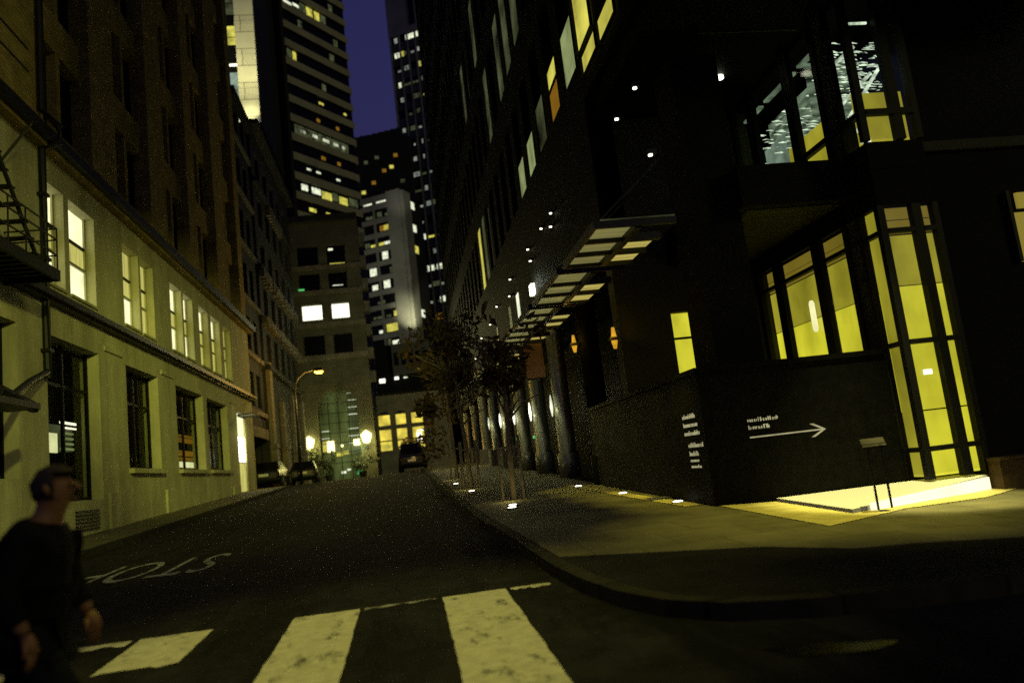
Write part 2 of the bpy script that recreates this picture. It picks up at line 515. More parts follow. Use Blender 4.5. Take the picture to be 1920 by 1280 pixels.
# painted markings, children of the road
def quadpaint(name, pts, m, dz=0.006):
    k = MB()
    k.poly([(x, y, gz(x, y) + dz) for x, y in pts], m)
    o = k.build(name, road)
    return o
def rough_bar(x0, x1, y0, y1, seed):
    r = random.Random(seed)
    pts = []
    n = 9
    for i in range(n + 1):
        pts.append((x0 + (x1 - x0) * i / n, y1 + r.uniform(-.01, .01)))
    for i in range(1, 24):
        pts.append((x1 + r.uniform(-.007, .005), y1 + (y0 - y1) * i / 24))
    for i in range(n + 1):
        pts.append((x1 + (x0 - x1) * i / n, y0 + r.uniform(-.05, .05)))
    for i in range(1, 24):
        pts.append((x0 + r.uniform(-.005, .007), y0 + (y1 - y0) * i / 24))
    return pts
for i, (x0, x1, y0) in enumerate([(-5.08, -4.48, 6.6), (-3.75, -3.13, 6.55), (-2.43, -1.82, 6.5), (-1.12, -0.54, 4.2), (0.21, 0.80, 4.2)]):
    quadpaint("crosswalk_bar", rough_bar(x0, x1, y0, 7.65, i), m_paint)
for i, (x0, x1, y0) in enumerate([(-3.10, -2.50, 7.5), (0.84, 1.22, 7.55), (-0.5, 0.15, 7.6)]):
    quadpaint("crosswalk_line", rough_bar(x0, x1, y0, 7.66, 20 + i), m_paintworn if i == 2 else m_paint, 0.004)
def letters(body, m, name, parent, xform, extr=0.0, spacing=1.0):
    cu = bpy.data.curves.new(name, 'FONT')
    cu.body = body
    cu.align_x = 'CENTER'
    cu.align_y = 'CENTER'
    cu.extrude = extr
    cu.space_character = spacing
    t = bpy.data.objects.new(name + "_source", cu)
    COL.objects.link(t)
    dg = bpy.context.evaluated_depsgraph_get()
    dg.update()
    me = bpy.data.meshes.new_from_object(t.evaluated_get(dg))
    bpy.data.objects.remove(t)
    me.name = name
    bm = bmesh.new(); bm.from_mesh(me)
    for v in bm.verts:
        v.co = Vector(xform(v.co))
    bm.to_mesh(me); bm.free()
    me.materials.clear()
    me.materials.append(m)
    o = bpy.data.objects.new(name, me)
    COL.objects.link(o)
    o.parent = parent
    return o
def stop_x(c):
    x = -3.95 - c.x * 0.83
    y = 13.2 - c.y * 2.9
    return (x, y, gz(x, y) + 0.006)
letters("STOP", m_paintworn, "stop_lettering", road, stop_x, spacing=1.05)
pts = []
for i in range(28):
    a = 2 * math.pi * i / 28
    k = 1 + 0.14 * math.sin(3 * a + 1) + 0.08 * math.sin(5 * a)
    pts.append((2.28 + 0.33 * k * math.cos(a), 4.52 + 0.12 * k * math.sin(a) - .10 * math.cos(a)))
mb = MB()
mb.poly([(x, y, gz(x, y) + 0.005) for x, y in pts], m_water)
struct(mb.build("puddle_water"))

# ------------------------------------------------------------------ LEFT: cream building with brown upper floors
LX = -8.1
A = thing("corner_building", "cream rendered building with lit second floor windows and dark brown brick storeys above, at left", "building", (LX, 30, 0.6))
low_open = [(14.2, 18.3, 2.3, 5.68), (19.75, 23.0, 1.75, 5.7), (25.15, 28.3, 2.58, 5.7), (30.4, 34.35, 2.6, 5.68), (35.0, 38.9, 2.62, 5.65), (41.0, 42.9, 1.55, 5.55)]
w2 = [(14.6, 15.9), (16.1, 17.4), (19.72, 20.95), (21.25, 23.0), (25.25, 26.75), (26.95, 28.3), (30.3, 31.85), (32.1, 33.5), (34.5, 36.1), (36.6, 38.3), (39.0, 40.6)]
holes = [h for h in low_open] + [(a, b, 7.0, 9.55) for a, b in w2]
mb = MB()
wallgrid(mb, 'x', LX, -0.5, 10.0, 45.2, 0.0, 10.28, holes, m_cream)
mb.build("lower_wall", A)
# raised panels under the sills and pier bases
for a, b in ((23.35, 24.85), (28.6, 30.15), (39.2, 40.7)):
    b1("pier_base", A, m_cream, (LX, LX + 0.07, a, b, 0.4, 1.9))
    b1("pier_capital", A, m_cream, (LX, LX + 0.05, a + .05, b - .05, 5.86, 6.0))
mb = MB()
mb.box(LX, LX + 0.30, 10.0, 45.4, 6.52, 6.66, m_darkmetal)
mb.box(LX, LX + 0.18, 10.0, 45.3, 6.44, 6.52, m_darkmetal)
mb.build("belt_course", A)
mb = MB()
mb.box(LX, LX + 0.42, 10.0, 45.5, 10.34, 10.62, m_darkmetal)
mb.box(LX, LX + 0.25, 10.0, 45.35, 10.24, 10.34, m_brown)
mb.box(LX, LX + 0.16, 10.0, 45.3, 10.62, 10.95, m_brown)
mb.build("cornice", A)
UH = 36.0
bays = [(11.2, 14.0), (14.3, 17.7), (19.9, 23.1), (25.1, 28.5), (30.5, 33.8), (35.1, 38.8), (41.0, 44.0)]
uh = []
for k in range(7):
    z = 11.3 + 3.55 * k
    for a, b in bays:
        mid = (a + b) / 2
        uh.append((a + .1, mid - .12, z, z + 2.45))
        uh.append((mid + .12, b - .1, z, z + 2.45))
mb = MB()
wallgrid(mb, 'x', LX - 0.25, -0.45, 10.0, 45.2, 10.28, UH, uh, m_brown)
for a, b in zip([10.0] + [x[1] for x in bays], [x[0] for x in bays] + [45.2]):
    mb.box(LX, LX - 0.25, a, b, 10.95, UH, m_brown)
mb.box(LX - 1.2, LX - 14, 10.0, 45.2, 0.2, UH, m_black)
mb.build("upper_wall", A)
for a, b, z0, z1 in uh:
    k = MB()
    k.box(LX - 0.58, LX - 0.62, a, b, z0, z1, m_darkglass)
    k.box(LX - 0.50, LX - 0.58, a, b, z0 + 1.2, z0 + 1.28, m_mullion)
    k.box(LX - 0.50, LX - 0.58, a, a + .06, z0, z1, m_mullion)
    k.box(LX - 0.50, LX - 0.58, b - .06, b, z0, z1, m_mullion)
    k.build("sash_window", A)
# lit second-floor windows: frame > curtain pane, transom pane
lit_top = {2, 3, 6, 7, 8, 9}
lit_low = {3, 4, 6, 7, 2}
for i, (a, b) in enumerate(w2):
    k = MB()
    k.box(LX - 0.24, LX - 0.29, a, a + .07, 7.0, 9.55, m_cream)
    k.box(LX - 0.24, LX - 0.29, b - .07, b, 7.0, 9.55, m_cream)
    k.box(LX - 0.24, LX - 0.29, a + .07, b - .07, 8.62, 8.69, m_mullion)
    k.box(LX - 0.24, LX - 0.29, a + .07, b - .07, 8.0, 8.07, m_cream)
    k.box(LX - 0.20, LX + 0.05, a, b, 6.93, 7.0, m_cream)
    f = k.build("window", A)
    if i < 2:
        b1("pane", f, e_windim, (LX - .28, LX - .30, a, b, 7.0, 9.55))
        continue
    b1("curtain_pane", f, e_curtain, (LX - .30, LX - .32, a + .01, b - .01, 8.07, 8.62))
    b1("curtain_pane", f, e_transom if i in lit_low else e_curtain, (LX - .30, LX - .32, a + .01, b - .01, 7.0, 8.0))
    b1("transom_pane", f, e_transom if i in lit_top else e_curtain, (LX - .30, LX - .32, a + .01, b - .01, 8.69, 9.54))
# ground floor windows and the shopfront
def shopwin(a, b, z0, z1, bars=2):
    k = MB()
    for s in range(bars + 1):
        u = a + (b - a - .08) * s / bars
        k.box(LX - 0.30, LX - 0.38, u, u + .08, z0, z1, m_mullion)
    k.box(LX - 0.31, LX - 0.37, a, b, z1 - 1.1, z1 - 1.02, m_mullion)
    k.box(LX - 0.31, LX - 0.37, a, b, z0, z0 + .1, m_mullion)
    f = k.build("shop_window", A)
    b1("pane", f, m_glassrefl, (LX - .34, LX - .345, a, b, z0, z1))
    return f
shopwin(14.2, 18.3, 2.3, 5.68)
s1 = shopwin(19.75, 23.0, 1.75, 5.7)
shopwin(25.15, 28.3, 2.58, 5.7)
s3 = shopwin(30.4, 34.35, 2.6, 5.68)
shopwin(35.0, 38.9, 2.62, 5.65)
each("window_sill", A, m_cream, *[(LX - .5, LX + .16, a - .05, b + .05, z - .14, z) for a, b, z in ((25.15, 28.3, 2.58), (30.4, 34.35, 2.6), (35.0, 38.9, 2.62))])
b1("vent_grille", A, m_darkmetal, *[(LX, LX + .04, 21.1, 22.6, 1.0 + .09 * i, 1.05 + .09 * i) for i in range(6)])
# things glowing inside the shopfront
k = MB()
k.box(LX - .9, LX - .95, 21.9, 23.4, 3.1, 3.8, e_windim)
k.box(LX - .82, LX - .86, 22.5, 23.5, 3.84, 3.90, e_white)
k.box(LX - .82, LX - .86, 22.8, 23.5, 3.72, 3.76, e_white)
for i in range(4):
    k.box(LX - .86, LX - .9, 22.6 + .04 * i, 23.4, 3.15 + .14 * i, 3.21 + .14 * i, e_pale)
k.box(LX - .8, LX - .85, 21.75, 22.2, 3.05, 3.55, e_transom)
k.build("lit_shelf", A)
k = MB()
for i, (z, h) in enumerate(((2.65, .22), (2.92, .12), (3.1, .2), (3.62, .18), (3.84, .08))):
    k.box(LX - .45, LX - .5, 32.2, 34.2, z + .1, z + .1 + h, e_transom if i == 0 else e_winamber)
k.build("lit_shelf", A)
k = MB()
k.box(LX - .07, LX - .11, 41.5, 42.88, 3.1, 4.35, e_hot)
k.box(LX - .07, LX - .11, 41.5, 42.88, 4.42, 5.5, e_transom)
k.box(LX - .07, LX - .11, 41.5, 42.88, 1.6, 3.0, e_curtain)
k.build("lit_doorway", A)
k = MB()
k.box(LX, LX + .05, 41.15, 42.8, 5.3, 5.36, m_darkmetal)
k.box(LX, LX + .75, 41.1, 42.9, 5.36, 5.42, m_darkmetal)
k.build("door_canopy", A)
point("doorway_glow", (LX + .45, 42.2, 4.5), 34, (1, .93, .35), .15)
# drainpipe
k = MB()
k.tube([(LX + .1, 19.55, 4.6), (LX + .1, 19.55, 10.2), (LX + .5, 19.55, 10.35), (LX + .5, 19.55, 10.75), (LX + .12, 19.55, 11.2), (LX + .12, 19.55, 30)], .09, m_darkmetal)
for z in (5.2, 7.4, 9.0):
    k.box(LX, LX + .2, 19.43, 19.67, z, z + .08, m_darkmetal)
k.tube([(LX + .1, 19.55, 4.75), (LX + .55, 17.6, 4.25), (LX + 1.05, 15.6, 3.65)], .07, m_darkmetal)
k.build("drainpipe", A)
# fire escape
fe = b1("fire_escape", A, m_darkmetal, *([(LX, LX + 1.1, 12.0, 17.8, 6.55, 6.62), (LX + 1.05, LX + 1.12, 12, 17.8, 6.38, 6.62), (LX, LX + 1.1, 17.74, 17.8, 6.38, 6.62)] + [(LX + .1, LX + 1.05, 12 + .3 * i, 12.06 + .3 * i, 6.45, 6.55) for i in range(19)]))
k = MB()
for z in (6.95, 7.3, 7.55):
    k.tube([(LX + 1.08, 12, z), (LX + 1.08, 17.77, z), (LX + .02, 17.77, z)], .02, m_darkmetal, 6)
for i in range(9):
    k.tube([(LX + 1.08, 12 + .72 * i, 6.6), (LX + 1.08, 12 + .72 * i, 7.55)], .018, m_darkmetal, 6)
k.build("railing", fe)
k = MB()
for s in (.35, .95):
    k.box(LX + s, LX + s + .04, 17.2, 17.3, 6.6, 6.65, m_darkmetal)
    k.tube([(LX + s, 17.2, 6.6), (LX + s, 13.9, 10.1)], .045, m_darkmetal, 6)
for i in range(13):
    k.box(LX + .35, LX + .97, 17.0 - .26 * i, 17.22 - .26 * i, 6.8 + .27 * i, 6.83 + .27 * i, m_darkmetal)
k.build("stair", fe)
k = MB()
k.box(LX, LX + 1.1, 10.0, 14.6, 10.05, 10.15, m_darkmetal)
for z in (10.6, 11.1):
    k.tube([(LX + 1.08, 10, z), (LX + 1.08, 16.6, z)], .025, m_darkmetal, 6)
k.tube([(LX, 16.9, 8.3), (LX + 1.0, 16.9, 9.6)], .03, m_darkmetal, 6)
k.build("upper_platform", fe)
k = MB()
for z in (7.9, 8.35, 8.9, 9.4):
    k.tube([(LX + 1.0, 11, z), (LX + 1.0, 15.3, z)], .03, m_darkmetal, 6)
k.build("rail", fe)
k = MB()
k.tube([(LX + 1.05, 15.2, 3.75), (LX + 1.05, 16.6, 3.55)], .11, m_darkmetal, 6)
k.box(LX + .6, LX + 1.2, 14.6, 16.5, 3.5, 3.62, m_darkmetal)
k.build("drop_ladder", fe)

# ------------------------------------------------------------------ LEFT: dark buildings further up the street
B = thing("dark_brick_building", "dark tall brick building with garage recess, right behind the cream building", "building", (-9, 53, 1.6))
k = MB()
holes = []
for z in range(6):
    for y in (46.6, 48.6):
        holes.append((y, y + 1.2, 6.4 + 3.3 * z, 8.4 + 3.3 * z))
wallgrid(k, 'x', -8.35, -.5, 45.25, 51.0, 4.6, 24.6, holes, m_darkstone)
k.box(-9.4, -16, 45.3, 51.0, 1.0, 24.4, m_darkstone)
k.build("wall", B)
for a, b, z0, z1 in holes:
    b1("window", B, m_darkglass, (-8.7, -8.74, a, b, z0, z1))
for z in (5.9, 9.2, 12.5, 15.8, 19.1, 22.4):
    b1("string_course", B, m_stoneband, (-8.35, -8.2, 45.3, 51.0, z, z + .28))
b1("cornice", B, m_darkstone, (-8.35, -7.95, 45.25, 51.05, 24.6, 25.1))
b1("garage_door", B, m_darkmetal, *[(-9.3, -9.25, 45.6, 51, 1.7 + .32 * i, 1.98 + .32 * i) for i in range(9)])
b1("lintel", B, m_stoneband, (-8.3, -8.22, 45.3, 51, 4.6, 5.2))
B2 = thing("ornate_building", "dark stone building with pale pilasters beside the amber street lamp", "building", (-8.3, 58, 1.7))
k = MB()
holes = []
for z in range(5):
    for y in range(5):
        holes.append((52.4 + 3.0 * y, 54.0 + 3.0 * y, 9.6 + 3.1 * z, 11.6 + 3.1 * z))
wallgrid(k, 'x', -8.2, -.5, 51.05, 68.0, 1.0, 25.4, holes, m_darkstone)
k.box(-8.75, -16, 51.05, 68.0, 1.0, 25.2, m_darkstone)
k.build("wall", B2)
for a, b, z0, z1 in holes:
    b1("window", B2, m_darkglass, (-8.55, -8.59, a, b, z0, z1))
for y, z0, z1 in ((51.1, 1.6, 9.5), (55.8, 1.6, 7.4), (61.0, 1.6, 8.4), (66.6, 1.6, 8.4)):
    kk = MB()
    kk.box(-8.2, -7.85, y, y + 1.15, z0, z0 + 2.6, m_stoneband)
    kk.box(-8.2, -7.95, y + .1, y + 1.05, z0 + 2.6, z1, m_stoneband)
    kk.box(-8.2, -7.8, y - .05, y + 1.2, z0 + 2.5, z0 + 2.75, m_stoneband)
    kk.build("pilaster", B2)
for z, d in ((9.0, .35), (15.6, .25), (21.4, .25), (25.4, .6)):
    b1("string_course", B2, m_darkstone, (-8.2, -8.2 + d, 51.05, 68.0, z, z + .3))
for j in range(26):
    y = 51.3 + .64 * j
    for z in (15.3, 12.2):
        if rng.random() < .8:
            b1("cornice_bracket", B2, m_stoneband, (-8.2, -7.86, y, y + .34, z - rng.uniform(.2, .5), z + .3))
for j in range(9):
    y = 56 + .64 * j
    b1("cornice_bracket", B2, m_stoneband, (-8.2, -7.9, y, y + .3, 20.7, 21.4))

# pale tiled tower lit from below
T = thing("tiled_tower", "pale tiled tower brightly floodlit from its ledge, between the brown storeys and the dark tower", "tower", (-13, 80, 1.7))
k = MB()
k.box(-13.55, -11.6, 80, 80.5, 39.0, 90, m_tile)
k.box(-13.55, -11.7, 80.5, 92, 39.0, 90, m_towerdark)
for z in (42.2, 46.1, 49.9, 53.6):
    k.box(-13.57, -11.58, 79.94, 80, z, z + .55, m_tile)
k.build("tiled_wall", T)
k = MB()
k.box(-20, -11.6, 80.05, 95, 1, 38.4, m_towerdark)
k.box(-20, -11.4, 79.2, 95, 38.4, 38.7, m_towerdark)
k.build("base_wall", T)
cols = [e_winw, m_darkglass, e_teal, e_teal, m_darkglass, e_winw, m_darkglass, e_win, e_win, m_darkglass, e_windim, e_windim, m_darkglass]
z = 39.3
for i, c in enumerate(cols):
    hh = (.9, 1.4, .9, 1.9, .5, .25, 1.9, .8, 1.2, 1.1, 1.2, 1.6, 1.2)[i]
    b1("window", T, e_white if hh == .25 else c, (-15.6, -13.6, 80.2, 80.25, z, z + hh))
    z += hh + .12
b1("corner_wall", T, m_towerdark, (-20, -15.65, 80.1, 92, 38.9, 90), (-15.65, -13.6, 80.4, 92, 38.9, 90))
b1("floodlight", T, e_hot, (-13.2, -11.9, 79.25, 79.4, 38.72, 38.86))
spot("floodlight_glow", (-12.5, 79.0, 38.9), (-12.6, 80.2, 44), 700, 110, 1.0, (1, .95, .45), .2)
spot("floodlight_glow", (-12.5, 72.0, 40.5), (-12.6, 80.2, 47), 5200, 70, 1.0, (1, .95, .45), .2)

# banded office tower, turned against the street
def P2(o, d, u):
    return (o[0] + d[0] * u, o[1] + d[1] * u)
def office(t, o, d, nrm, length, z0, floors, fh, band, lits, m_band, bay=1.5, glass=m_darkglass):
    """floor bands in front of dark glass; each lit window a part"""
    k = MB()
    for f in range(floors + 1):
        k.obox(o, d, nrm, 0, length, 0, .6, z0 + f * fh, z0 + f * fh + band, m_band)
    k.build("spandrel_band", t)
    k = MB()
    k.obox(o, d, nrm, 0.05, length - .05, .55, .6, z0, z0 + floors * fh, glass)
    k.build("window_band", t)
    for f, u0, u1, a, b, m in lits:
        k = MB()
        k.obox(o, d, nrm, u0, u1, .40, .48, z0 + f * fh + band + a * (fh - band), z0 + f * fh + band + b * (fh - band), m)
        k.build("lit_window", t)
a = R(39)
dC = (math.sin(a), math.cos(a)); nC = (-math.cos(a), math.sin(a))
oC = (-4.65 - dC[0] * 20.6, 180 - dC[1] * 20.6)
C = thing("banded_tower", "office tower with pale horizontal bands, turned at an angle left of the sky gap", "tower", (oC[0], oC[1], 1.7))
rC = random.Random(3)
fhC, z0C = 4.35, 57.0
lits = []
def run(f, us, m=None, a=.2, b=.9):
    for u0, u1 in us:
        lits.append((f, u0, u1, a, b, m or e_win))
run(1, [(2.2, 4.0), (5.2, 7.8)], e_winw, .3, .8); run(1, [(8.2, 11.2), (13.6, 16.2)], e_win, .1, .75); run(1, [(11.6, 13.2), (16.8, 19.6)], e_windim)
run(2, [(4.2, 5.4), (7.0, 8.3)], e_winw, .55, .7)
run(4, [(3.0, 4.6), (6.6, 8.2), (9.8, 11.8), (13.2, 14.8), (16, 17)], e_winw, .35, .62); run(4, [(1.5, 18)], e_windim, .1, .9)
run(5, [(8.4, 9.4), (14.6, 15.5)], e_winamber, .3, .6); run(6, [(9.6, 11.0), (17.6, 18.4)], e_win, .4, .6)
run(8, [(2.6, 3.6)], e_win, .1, .85); run(8, [(1.0, 2.2)], e_windim)
run(11, [(1.0, 3.4)], e_winw, .1, .4); run(11, [(3.8, 5.6)], e_winw, .3, .55); run(11, [(8.0, 9.8), (10.4, 12.0)], e_win, .1, .9); run(11, [(5.8, 7.8), (12.4, 14)], e_windim)
run(13, [(10, 11.6), (13.6, 15.4)], e_winw, .3, .6); run(14, [(4, 6)], e_win, .3, .5)
run(3, [(9.0, 10.2), (14.0, 15.0)], e_winamber, .3, .6); run(7, [(11.0, 12.2)], e_windim, .2, .8); run(9, [(14.4, 15.8)], e_windim, .2, .8); run(10, [(5.0, 6.2), (16.2, 17.4)], e_windim, .2, .8)
run(2, [(13.2, 14.4)], e_winw, .5, .65); run(0, [(4.0, 6.0), (9.0, 10.4)], e_win, .3, .6); run(12, [(7.2, 8.0), (15.4, 16.6)], e_windim, .2, .8); run(13, [(4.2, 5.0)], e_winw, .4, .6)
office(C, oC, dC, nC, 20.6, z0C, 17, fhC, 1.7, lits, m_spandrel)
k = MB()
k.obox(oC, dC, nC, 0, 20.6, .62, 30, 1.7, z0C + 17 * fhC, m_towerdark)
k.obox(oC, dC, nC, -0.9, 0, -.1, 1.2, 1.7, z0C + 17 * fhC, m_towerdark)
k.obox(oC, dC, nC, -7.5, -0.9, 2.0, 30, 1.7, z0C + 17 * fhC, m_towerdark)
for f in range(18):
    k.obox(oC, dC, nC, -7.4 + 1.2, -5.6 + 1.2, 1.9, 2.0, z0C + f * fhC + 1, z0C + f * fhC + 3.2, m_towerdark)
k.build("core_wall", C)

# stone building with the arched entrance
DY = 70.0
D = thing("arched_stone_building", "grey stone building with tall arched glass entrance, two lanterns and two white lit windows", "building", (-5.5, DY, 1.7))
k = MB()
wins = []
for z0, z1 in ((22.0 - 1.6, 22.4), (16.4 + 2.0 - .3, 20.0 - .2 + .1), (15.75, 17.15), (13.0 - .35, 14.55 - .2)):
    wins += [(-7.85, -6.05, z0, z1), (-5.3, -3.7, z0, z1)]
arch = (-7.15, -3.75, 1.7, 9.6)
wallgrid(k, 'y', DY, .6, -8.6, -2.45, 1.0, 24.6, wins + [arch], m_stone)
# arch head: stone above a half circle
n = 18
for i in range(n):
    a0 = math.pi * i / n; a1 = math.pi * (i + 1) / n
    cx_, r_ = -5.45, 1.7
    x0, x1 = cx_ + r_ * math.cos(a1), cx_ + r_ * math.cos(a0)
    zt = 9.6 + .001
    z0_, z1_ = 7.9 + r_ * math.sin(a1), 7.9 + r_ * math.sin(a0)
    k.hexa([(x0, DY + .01, z0_), (x1, DY + .01, z1_), (x1, DY + .59, z1_), (x0, DY + .59, z0_), (x0, DY + .01, zt), (x1, DY + .01, zt), (x1, DY + .59, zt), (x0, DY + .59, zt)], m_stone)
k.box(-8.6, -2.45, DY + 1.6, DY + 20, 1.0, 24.5, m_darkstone)
k.box(-8.6, -7.3, DY + .6, DY + 1.6, 1, 24.5, m_darkstone)
k.box(-3.6, -2.45, DY + .6, DY + 1.6, 1, 24.5, m_darkstone)
k.build("stone_wall", D)
for z, d in ((24.6, .5), (18.6 - 3.5 + .0, .12), (12.2, .2), (18.0, .12), (21.0 - .75, .12)):
    b1("cornice" if z > 24 else "string_course", D, m_stoneband if z < 24 else m_darkstone, (-8.7, -2.4, DY - d, DY, z, z + (.55 if z > 24 else .4)))
for i, (a, b, z0, z1) in enumerate(wins):
    lit = i in (4, 5)
    f = MB()
    f.box(a, b, DY + .25, DY + .30, z0, z0 + .07, m_mullion)
    f.box(a, b, DY + .25, DY + .30, z1 - .07, z1, m_mullion)
    f.box(a, a + .06, DY + .25, DY + .30, z0, z1, m_mullion)
    f.box(b - .06, b, DY + .25, DY + .30, z0, z1, m_mullion)
    fo = f.build("window", D)
    b1("pane", fo, e_blind if lit else m_darkglass, (a, b, DY + .31, DY + .35, z0, z1))
    if i == 1:
        b1("lit_blind", fo, e_win, (a + .2, b - .1, DY + .29, DY + .305, z0 + .12, z0 + .42))
b1("lit_blind", D, e_winw, (-5.15, -4.75, DY + .27, DY + .29, 22.0, 22.2), (-5.0, -4.1, DY + .27, DY + .29, 18.75, 18.82))
b1("exit_lamp", D, e_green, (-7.95, -7.45, DY - .1, DY - .02, 18.0 + .45, 18.6))
k = MB()
for i in range(9):
    z = 3.2 + .86 * i
    k.box(-7.1, -3.8, DY + .45, DY + .5, z, z + .05, m_mullion)
for x in (-6.3, -5.45, -4.6):
    k.box(x - .03, x + .03, DY + .46, DY + .52, 1.7, 9.0, m_mullion)
k.build("arch_window_frame", D)
b1("arch_glow", D, e_mint, (-7.1, -3.8, DY + 1.0, DY + 1.05, 1.7, 9.5))
k = MB()
for i in range(5):
    r_ = 1.62 - .27 * i
    pts = [(-5.45 + r_ * math.cos(t), DY + .42, 7.9 + r_ * math.sin(t)) for t in [math.pi * (j / 12) for j in range(13)]]
    k.tube(pts, .03, m_stoneband, 5)
k.build("arch_rib", D)
k = MB()
for i in range(8):
    z = 4.8 + .62 * i
    k.box(-4.75 + .02 * i, -3.85, DY + .7, DY + .75, z, z + .05, e_winw)
    if i < 2:
        k.box(-7.0, -6.3, DY + .7, DY + .75, z + .6, z + .65, e_winw)
k.build("light_bar", D)
k = MB()
for x, z, ww, hh, m in ((-7.0, 4.3, .35, .9, e_win), (-6.6, 4.25, .55, .9, e_lantern), (-5.9, 3.8, .55, .35, e_win), (-5.3, 3.9, .45, .3, e_win), (-5.5, 4.6, .2, .15, e_lantern), (-4.35, 4.6, .5, .5, e_lantern), (-4.4, 2.95, .5, .16, e_winw), (-5.6, 2.3, .4, .2, e_winw), (-5.1, 2.5, .3, .15, e_winw), (-4.3, 2.1, .5, .3, e_green)):
    b1("lobby_lamp", D, m, (x, x + ww, DY + .75, DY + .82, z, z + hh))
for x, z in ((-8.0, 5.05), (-3.2, 5.05)):
    k = MB()
    k.lathe((x, DY - .35, z - .35), [(.02, -.1), (.26, 0), (.42, .55), (.45, .66), (.05, 1.0)], e_lantern, 8)
    k.tube([(x, DY, z - .6), (x, DY - .35, z - .65), (x, DY - .35, z - .4)], .04, m_darkmetal, 6)
    k.build("wall_lantern", D)
    point("lantern_glow", (x, DY - .75, z), 620, (1, .85, .22), .2)
for x, z in ((-4.1, 4.6),):
    point("lobby_glow", (x, DY - .5, z), 60, (.6, 1, .5), .2)
# side face of the stone building, towards the alley
for i in range(7):
    b1("quoin", D, m_stoneband, (-2.45, -1.95, DY + .5, DY + 1.6, 9.9 + 2.1 * i, 10.9 + 2.1 * i))

# low house with six yellow windows beyond the crest
HY = 80.0
H = thing("low_stone_house", "low stone house with six glowing yellow windows at the end of the street", "house", (0.3, HY, 1.7))
cols3 = [(-2.42, -1.18), (-0.92, 0.12 - .1), (0.80 - .12 + .1, 2.05)]
cols3 = [(-2.42, -1.18), (-0.72, 0.38), (0.82, 2.05)]
ws = [(a, b, 6.55, 7.62) for a, b in cols3] + [(a, b, 4.08, 6.18) for a, b in cols3]
k = MB()
wallgrid(k, 'y', HY, .5, -3.2, 4.6, 1.0, 9.6, ws, m_stonepale)
k.box(-3.2, 4.6, HY + 1.2, HY + 12, 1, 9.5, m_darkstone)
k.build("stone_wall", H)
b1("parapet", H, m_darkstone, (-3.3, 4.7, HY - .2, HY + .55, 9.6, 9.85))
for a, b in cols3:
    k = MB()
    pts = [(a + (b - a) * j / 8, 7.62 + .32 * math.sin(math.pi * j / 8)) for j in range(9)]
    for (xa, za), (xb, zb) in zip(pts, pts[1:]):
        k.hexa([(xa, HY - .06, 7.62), (xb, HY - .06, 7.62), (xb, HY - .005, 7.62), (xa, HY - .005, 7.62), (xa, HY - .06, za + .02), (xb, HY - .06, zb + .02), (xb, HY - .005, zb + .02), (xa, HY - .005, za + .02)], m_darkmetal)
    k.build("arched_lintel", H)
for i, (a, b, z0, z1) in enumerate(ws):
    k = MB()
    k.box(a, b, HY + .2, HY + .26, z0 - .02, z0 + .05, m_mullion)
    if i >= 3:
        k.box(a, b, HY + .2, HY + .26, 5.02, 5.14, m_mullion)
    k.box(a, a + .06, HY + .2, HY + .26, z0, z1, m_mullion)
    k.box(b - .06, b, HY + .2, HY + .26, z0, z1, m_mullion)
    f = k.build("window", H)
    b1("pane", f, e_yellowroom, (a, b, HY + .3, HY + .34, z0, z1))
    if i == 5:
        b1("lit_shelf", f, e_white, (a + .5, b - .1, HY + .27, HY + .29, 5.75, 5.85), (a + .4, b - .3, HY + .27, HY + .29, 5.2, 5.6), (a + .3, b - .05, HY + .27, HY + .29, 4.7, 5.0))
    elif i == 3:
        b1("lit_blind", f, e_win, (a + .2, b - .2, HY + .27, HY + .29, 4.3, 4.7))

# dark blocks between the low house and the towers
K = thing("flat_roofed_block", "dark flat roofed block with a few small lights, directly above the low stone house", "building", (0.5, 100, 1.7))
k = MB()
k.box(-4.5, 5.5, 100, 115, 1, 17.9, m_towerdark)
k.box(-0.6, 4.2, 99.6, 100, 14.0, 17.9, m_tower)
k.build("wall", K)
b1("lit_window", K, e_white, (-2.4, -1.7, 99.9, 99.96, 13.2, 13.7))
b1("lit_window", K, e_white, (-0.5, 0.0, 99.5, 99.56, 13.4, 13.75))
b1("lit_window", K, e_winw, (0.6, 1.1, 99.5, 99.56, 13.5, 13.65))
b1("lit_window", K, e_win, (2.4, 3.2, 99.5, 99.56, 14.2, 14.5))
b1("lit_window", K, e_win, (0.3, 1.4, 99.9, 99.96, 10.4, 10.8), (0.3, .8, 99.9, 99.96, 9.7, 10.4))
b1("window_strip", K, m_darkglass, *[(-.3 + .9 * i, .2 + .9 * i, 99.5, 99.58, 15.2, 16.8) for i in range(5)])

# slab tower with the floodlit corner
a = R(30)
dE = (math.sin(a), math.cos(a)); nE = (-math.cos(a), math.sin(a))       # right face runs along dE, left face along nE
oE = (5.6, 240)
E_ = thing("corner_tower", "mid height tower with pale floodlit corner pier, centre of the skyline", "tower", (5.6, 240, 1.7))
ztE = 90.0
k = MB()
nL = (-math.cos(a), math.sin(a))
k.obox(oE, nL, dE, 0, 4.8, -.4, 3.5, 20, ztE, m_tower)
k.obox(oE, nL, dE, -1.2, .2, 0, 4.4, 20, ztE - .6, m_tower)
k.obox(oE, nL, dE, 4.8, 17, .62, 18, 20, ztE - .5, m_towerdark)
k.obox(oE, nL, dE, 4.8, 17, 0, .8, ztE - 2.2, ztE - .3, m_tower)
k.obox(oE, nL, dE, 9.6, 10.2, -.1, .62, 20, ztE - 2.2, m_tower)
k.build("pier_wall", E_)
fE = 4.6
rE = random.Random(11)
litsE = []
